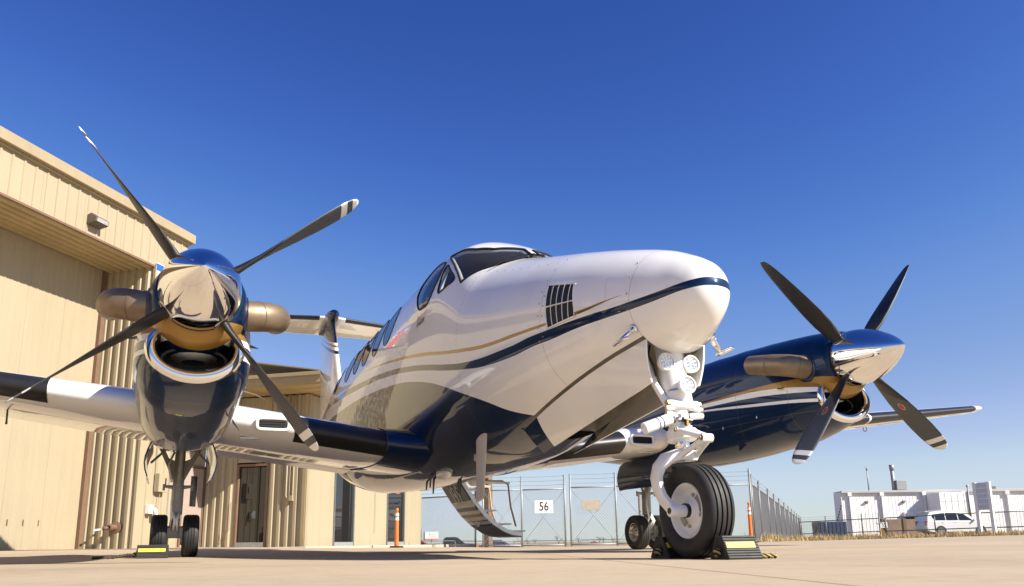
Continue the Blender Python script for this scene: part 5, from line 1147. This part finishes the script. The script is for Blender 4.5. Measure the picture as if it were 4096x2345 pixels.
# billboard
bb = thing('billboard', 'white roadside billboard with faint lettering above the pickup truck', 'billboard', tuple(P3(-25.2, 250, -1.3)), RZC+math.radians(4))
mb = MB(); mb.box((0, 0, 4.9), (4.1, .25, 2.1)); mb.build('panel', 'sign_white', bb, bevel=.03); mb = MB(); mb.box((0, -.15, 3.75), (4.1, .06, .34)); mb.build('bottom_trim', 'orange', bb)
mb = MB(); mb.box((-2.2, .1, 4.7), (.3, .5, 2.4)); mb.build('frame_end', 'sign_black', bb); mb = MB(); mb.tube([(0, .1, -2), (0, .1, 3.9)], .16, 10); mb.build('pole', 'galv_dark', bb, smooth=True)
for x0, z0, w_ in ((.45, 5.25, 1.3), (.55, 4.75, 1.9), (.5, 4.45, 1.5)): mb = MB(); mb.box((x0, -.135, z0), (w_, .02, .09)); mb.build('lettering_line', 'industrial_trim', bb)
mb = MB(); mb.tube([(-.75+.25*math.cos(a), -.14, 5.2+.35*math.sin(a)) for a in np.linspace(-1.3, 1.5, 10)], .05, 6); mb.build('emblem', 'sign_black', bb)
# ------------------------------------------------------------------ white industrial building on the right
IB = P3(47.6, 118, .0); ang = math.atan2(RT[1], RT[0])+math.radians(1)
ind = thing('industrial_building', 'long white metal industrial building beyond the dry field', 'building', tuple(IB), ang)
IH = 6.6; IL = 40
def iw(x0, x1, z0, z1): panels((x0, 0), (x1, 0), z0, z1, 3.0, 'wall_panel', 'industrial_white', ind, pitch=.5, depth=.03, wd=.1, nrm=(0, -1))
iw(0, IL, -.5, IH)
mb = MB(); mb.box((IL/2, -.18, IH+.02), (IL+.3, .4, .34)); mb.build('gutter', 'industrial_trim', ind, bevel=.03)
mb = MB(); mb.prism([(0, 0, -.5), (0, 0, IH), (0, 2.6, IH), (0, 2.6, -.5)], (-.1, 0, 0)); mb.build('gable_wall', 'industrial_white', ind)
mb = MB(); mb.box((IL/2, 1.3, IH+.10), (IL+.2, 2.7, .06)); mb.build('roof', 'industrial_trim', ind)
for x in (1.0, 5.7, 11.9, 17.7, 24.1, 30, 36):
    mb = MB(); mb.box((x, -.22, IH-.35), (.55, .4, .5)); mb.build('downpipe_head', 'industrial_white', ind, bevel=.03); mb = MB(); mb.box((x+.1, -.2, (IH-.5)/2-.2), (.28, .28, IH-.3)); mb.build('downpipe', 'industrial_white', ind)
for x in (3.3, 8.7, 21.0):
    mb = MB(); mb.prism([(x, 0, 5.25), (x, -.35, 5.35), (x, -.4, 5.15), (x, 0, 4.95)], (.4, 0, 0)); mb.build('wall_pack_light', 'galv_dark', ind)
mb = MB(); mb.prism([(8.7, 0, 3.7), (8.7, -.55, 3.6), (8.7, -.55, 2.95), (8.7, 0, 2.95)], (1.4, 0, 0)); mb.build('vent_hood', 'industrial_white', ind); mb = MB(); mb.box((9.4, -.28, 2.7), (1.2, .5, .5)); mb.build('vent_opening', 'black', ind)
# projecting equipment block with a block grid
mb = MB(); mb.box((14.3, -1.9, 2.9), (4.2, 3.8, 6.6)); blk = mb.build('equipment_block', 'industrial_white', ind, bevel=.02)
for z in (1.3, 2.6, 3.6, 5.0): mb = MB(); mb.box((14.3, -3.815, z), (4.1, .03, .05)); mb.build('block_joint', 'industrial_trim', ind)
for x in (13.0, 13.9, 14.8, 15.7): mb = MB(); mb.box((x, -3.813, 3.1), (.04, .025, 6.0)); mb.build('block_joint', 'industrial_trim', ind)
mb = MB(); mb.box((14.3, -3.84, 3.3), (4.1, .08, .1)); mb.build('yellow_pipe', 'yellow', ind)
mb = MB(); mb.tube([(16.3, -3.9, 0), (16.3, -3.9, 7.0)], .1, 8); mb.lathe([(.18, 6.95), (.18, 7.15), (.01, 7.2)], (16.3, -3.9, 0), (0, 0, 1), 10); mb.build('vent_pipe', 'galv', ind, smooth=True)
mb = MB(); mb.tube([(8.4, 1.3, IH), (8.4, 1.3, IH+3.2)], .26, 12); mb.tube([(8.4, 1.3, IH+3.2), (8.4, 1.3, IH+4.0)], .34, 12); mb.build('flue_stack', 'galv', ind, smooth=True); mb = MB(); mb.box((9.3, 1.3, IH+1.0), (1.5, 1.4, 1.4)); mb.build('rooftop_unit', 'galv', ind, bevel=.04)
mb = MB(); mb.tube([(5.0, 2, IH), (5.0, 2, IH+3.3)], [.12, .08], 8); mb.tube([(5.0, 2, IH+3.3), (5.0, 2, IH+3.7)], .14, 8); mb.build('antenna_mast', 'galv', ind, smooth=True)
mb = MB(); mb.box((22, 1.3, IH+.4), (2.2, 1.5, .5)); mb.build('rooftop_unit', 'galv_dark', ind)
for i in range(7): mb = MB(); mb.box((-.12, .25+i*.34, 4.6-i*.38), (.1, .2, .26)); mb.build('gable_vent', 'black', ind)
for k, (x0, x1, y, h) in enumerate(((2.4, 12.4, -6.5, 2.5), (23.0, 34, -10, 2.6))):
    w2 = thing('yard_wall', ['brown yard wall in front of the white building behind the 55 sign', 'brown timber yard wall at the right end of the white building'][k], 'wall', tuple(IB), ang); mb = MB(); mb.box(((x0+x1)/2, y, h/2-.3), (x1-x0, .3, h+.6)); mb.build('wall_body', 'brick_brown', w2)
    for j in range(int((x1-x0)/3)+1): mb = MB(); mb.box((x0+j*3, y-.05, h/2-.25), (.4, .45, h+.7)); mb.build('pier', 'wood', w2)
for k, (x, y) in enumerate(((1.6, -7.5), (9.3, -8), (10.1, -8), (20.3, -11), (21.6, -11))):
    b_ = thing('bollard', ['yellow bollard at the near end of the brown yard wall', 'left of the two yellow bollards behind the white SUV', 'right of the two yellow bollards behind the white SUV', 'left yellow bollard before the timber yard wall', 'right yellow bollard before the timber yard wall'][k], 'bollard', tuple(IB), ang, 'yellow bollards'); mb = MB(); mb.tube([(x, y, -.3), (x, y, 1.75), (x, y, 1.82)], [.11, .11, .04], 10); mb.build('pipe', 'yellow', b_, smooth=True)
dump = thing('container', 'dark blue-grey container left of the white building', 'container', tuple(P3(40.0, 104)), ang); mb = MB(); mb.box((0, 0, 1.0), (3.6, 2.2, 2.3)); mb.build('bin', 'car_blue', dump, bevel=.05)
for q in range(7): mb = MB(); mb.box((-1.5+q*.5, -1.12, 1.0), (.09, .06, 2.1)); mb.build('rib', 'car_blue', dump)
# post sign: white panel between two posts, seen obliquely
ps = thing('post_sign', 'tall white two-post sign with a blue-grey face panel beside the SUV', 'sign', tuple(P3(28.55, 49.5)), RZC+math.radians(-58))
for x, h in ((-.42, 3.2), (.42, 3.2)): mb = MB(); mb.box((x, 0, h/2-.2), (.20, .20, h+.4)); mb.build('post', 'sign_white', ps, bevel=.01)
mb = MB(); mb.box((0, 0, 2.35), (.64, .08, 1.65)); mb.build('panel', 'sign_white', ps)
for q in range(5): mb = MB(); mb.box((0, -.047, 1.72+q*.32), (.60, .012, .26)); mb.build('name_strip', 'sign_strip', ps)
# ------------------------------------------------------------------ bare winter trees
def tree(s, d, h, label, seed):
    r = random.Random(seed); t = thing('bare_tree', label, 'tree', tuple(P3(s, d, -.2)), 0, 'bare winter trees'); tm = MB(); cm = MB()
    def br(p, dv, L, rad, lev):
        q = p+dv*L; m_ = tm if lev < 2 else cm; k1 = p+dv*L*.5+np.array([r.uniform(-1, 1), r.uniform(-1, 1), 0])*L*.05; m_.tube([p, k1, q], [rad, rad*.85, rad*.65], 5 if lev < 3 else 3, caps=False)
        if lev >= 5: return
        for k in range(3 if lev < 4 else 2):
            a = r.uniform(0, 2*PI); e = r.uniform(.3, .75); ndv = dv*math.cos(e)+math.sin(e)*np.array([math.cos(a), math.sin(a), r.uniform(-.1, .4)]); ndv /= np.linalg.norm(ndv)
            br(p+dv*L*r.uniform(.6, 1.), ndv, L*r.uniform(.6, .78), rad*.58, lev+1)
    br(np.zeros(3), np.array([0, 0, 1.]), h*.28, h*.028, 0); tm.build('trunk', 'bark', t, smooth=True); cm.build('crown', 'bark', t)
for i, (s, d, h, lb) in enumerate(((5.0, 300, 4.0, 'leftmost bare tree seen through the number 56 gate'), (7.8, 310, 3.8, 'second bare tree from the left behind the number 56 gate'), (16.2, 300, 5.0, 'largest bare tree, seen below the number 56 sign'), (25.2, 320, 4.6, 'bare tree just right of the paired gate posts'), (32.0, 310, 4.8, 'left of the paired bare trees below the blank tan sign'), (34.4, 318, 4.8, 'right of the paired bare trees below the blank tan sign'), (38.5, 320, 4.2, 'bare tree left of the port main wheels'), (36.0, 98, 3.2, 'bare tree left of the blue-grey container'), (32.0, 100, 3.6, 'bare tree behind the fence corner post'), (32.6, 72, 2.9, 'bare shrub-like tree left of the white SUV'))): tree(s, d, h, lb, 20+i)
# ------------------------------------------------------------------ dry grass along the concrete edge
mb = MB()
def tuft(p, h, n, spread):
    for _ in range(n):
        a = rng.uniform(0, 2*PI); r0 = rng.uniform(0, spread); b = p+np.array([r0*math.cos(a), r0*math.sin(a), -.01]); hh = h*rng.uniform(.4, 1.1); ln = rng.uniform(-.5, .5, 2)*hh; w_ = rng.uniform(.006, .014); c = rng.uniform(0, PI); wv = np.array([math.cos(c), math.sin(c), 0])*w_
        m_ = b+np.array([ln[0]*.35, ln[1]*.35, hh*.6]); e = b+np.array([ln[0], ln[1], hh]); i0 = len(mb.v)
        mb.v += [tuple(b-wv), tuple(b+wv), tuple(m_+wv*.8), tuple(m_-wv*.8), tuple(e)]; mb.f += [(i0, i0+1, i0+2, i0+3), (i0+3, i0+2, i0+4)]; mb.m += [0, 0]
for az in np.linspace(.285, .66, 520):
    e = apron_edge(az)
    for _ in range(5):
        d = e+abs(rng.normal(0, 1))*1.3-.15; p = CAMP[:2]+d*(math.cos(az)*FW+math.sin(az)*RT); tuft(np.array([p[0], p[1], gz(*p)]), rng.choice([.08, .14, .22, .4], p=[.35, .35, .22, .08]), 9, .14)
for q in np.linspace(0, 50, 180):
    p = P3(7.5+math.sin(d21)*q+rng.uniform(-.5, .3), 26.4+math.cos(d21)*q); tuft(p, rng.choice([.12, .2, .4]), 8, .15)
for _ in range(1500):
    az = rng.uniform(.3, .68); d = apron_edge(az)+rng.uniform(0, 26); p = CAMP[:2]+d*(math.cos(az)*FW+math.sin(az)*RT); tuft(np.array([p[0], p[1], gz(*p)]), rng.uniform(.15, .4), 6, .3)
gr = mb.build('dry_grass', 'straw'); tag(gr, 'dry straw-coloured grass along the edge of the concrete', 'grass', kind='stuff')
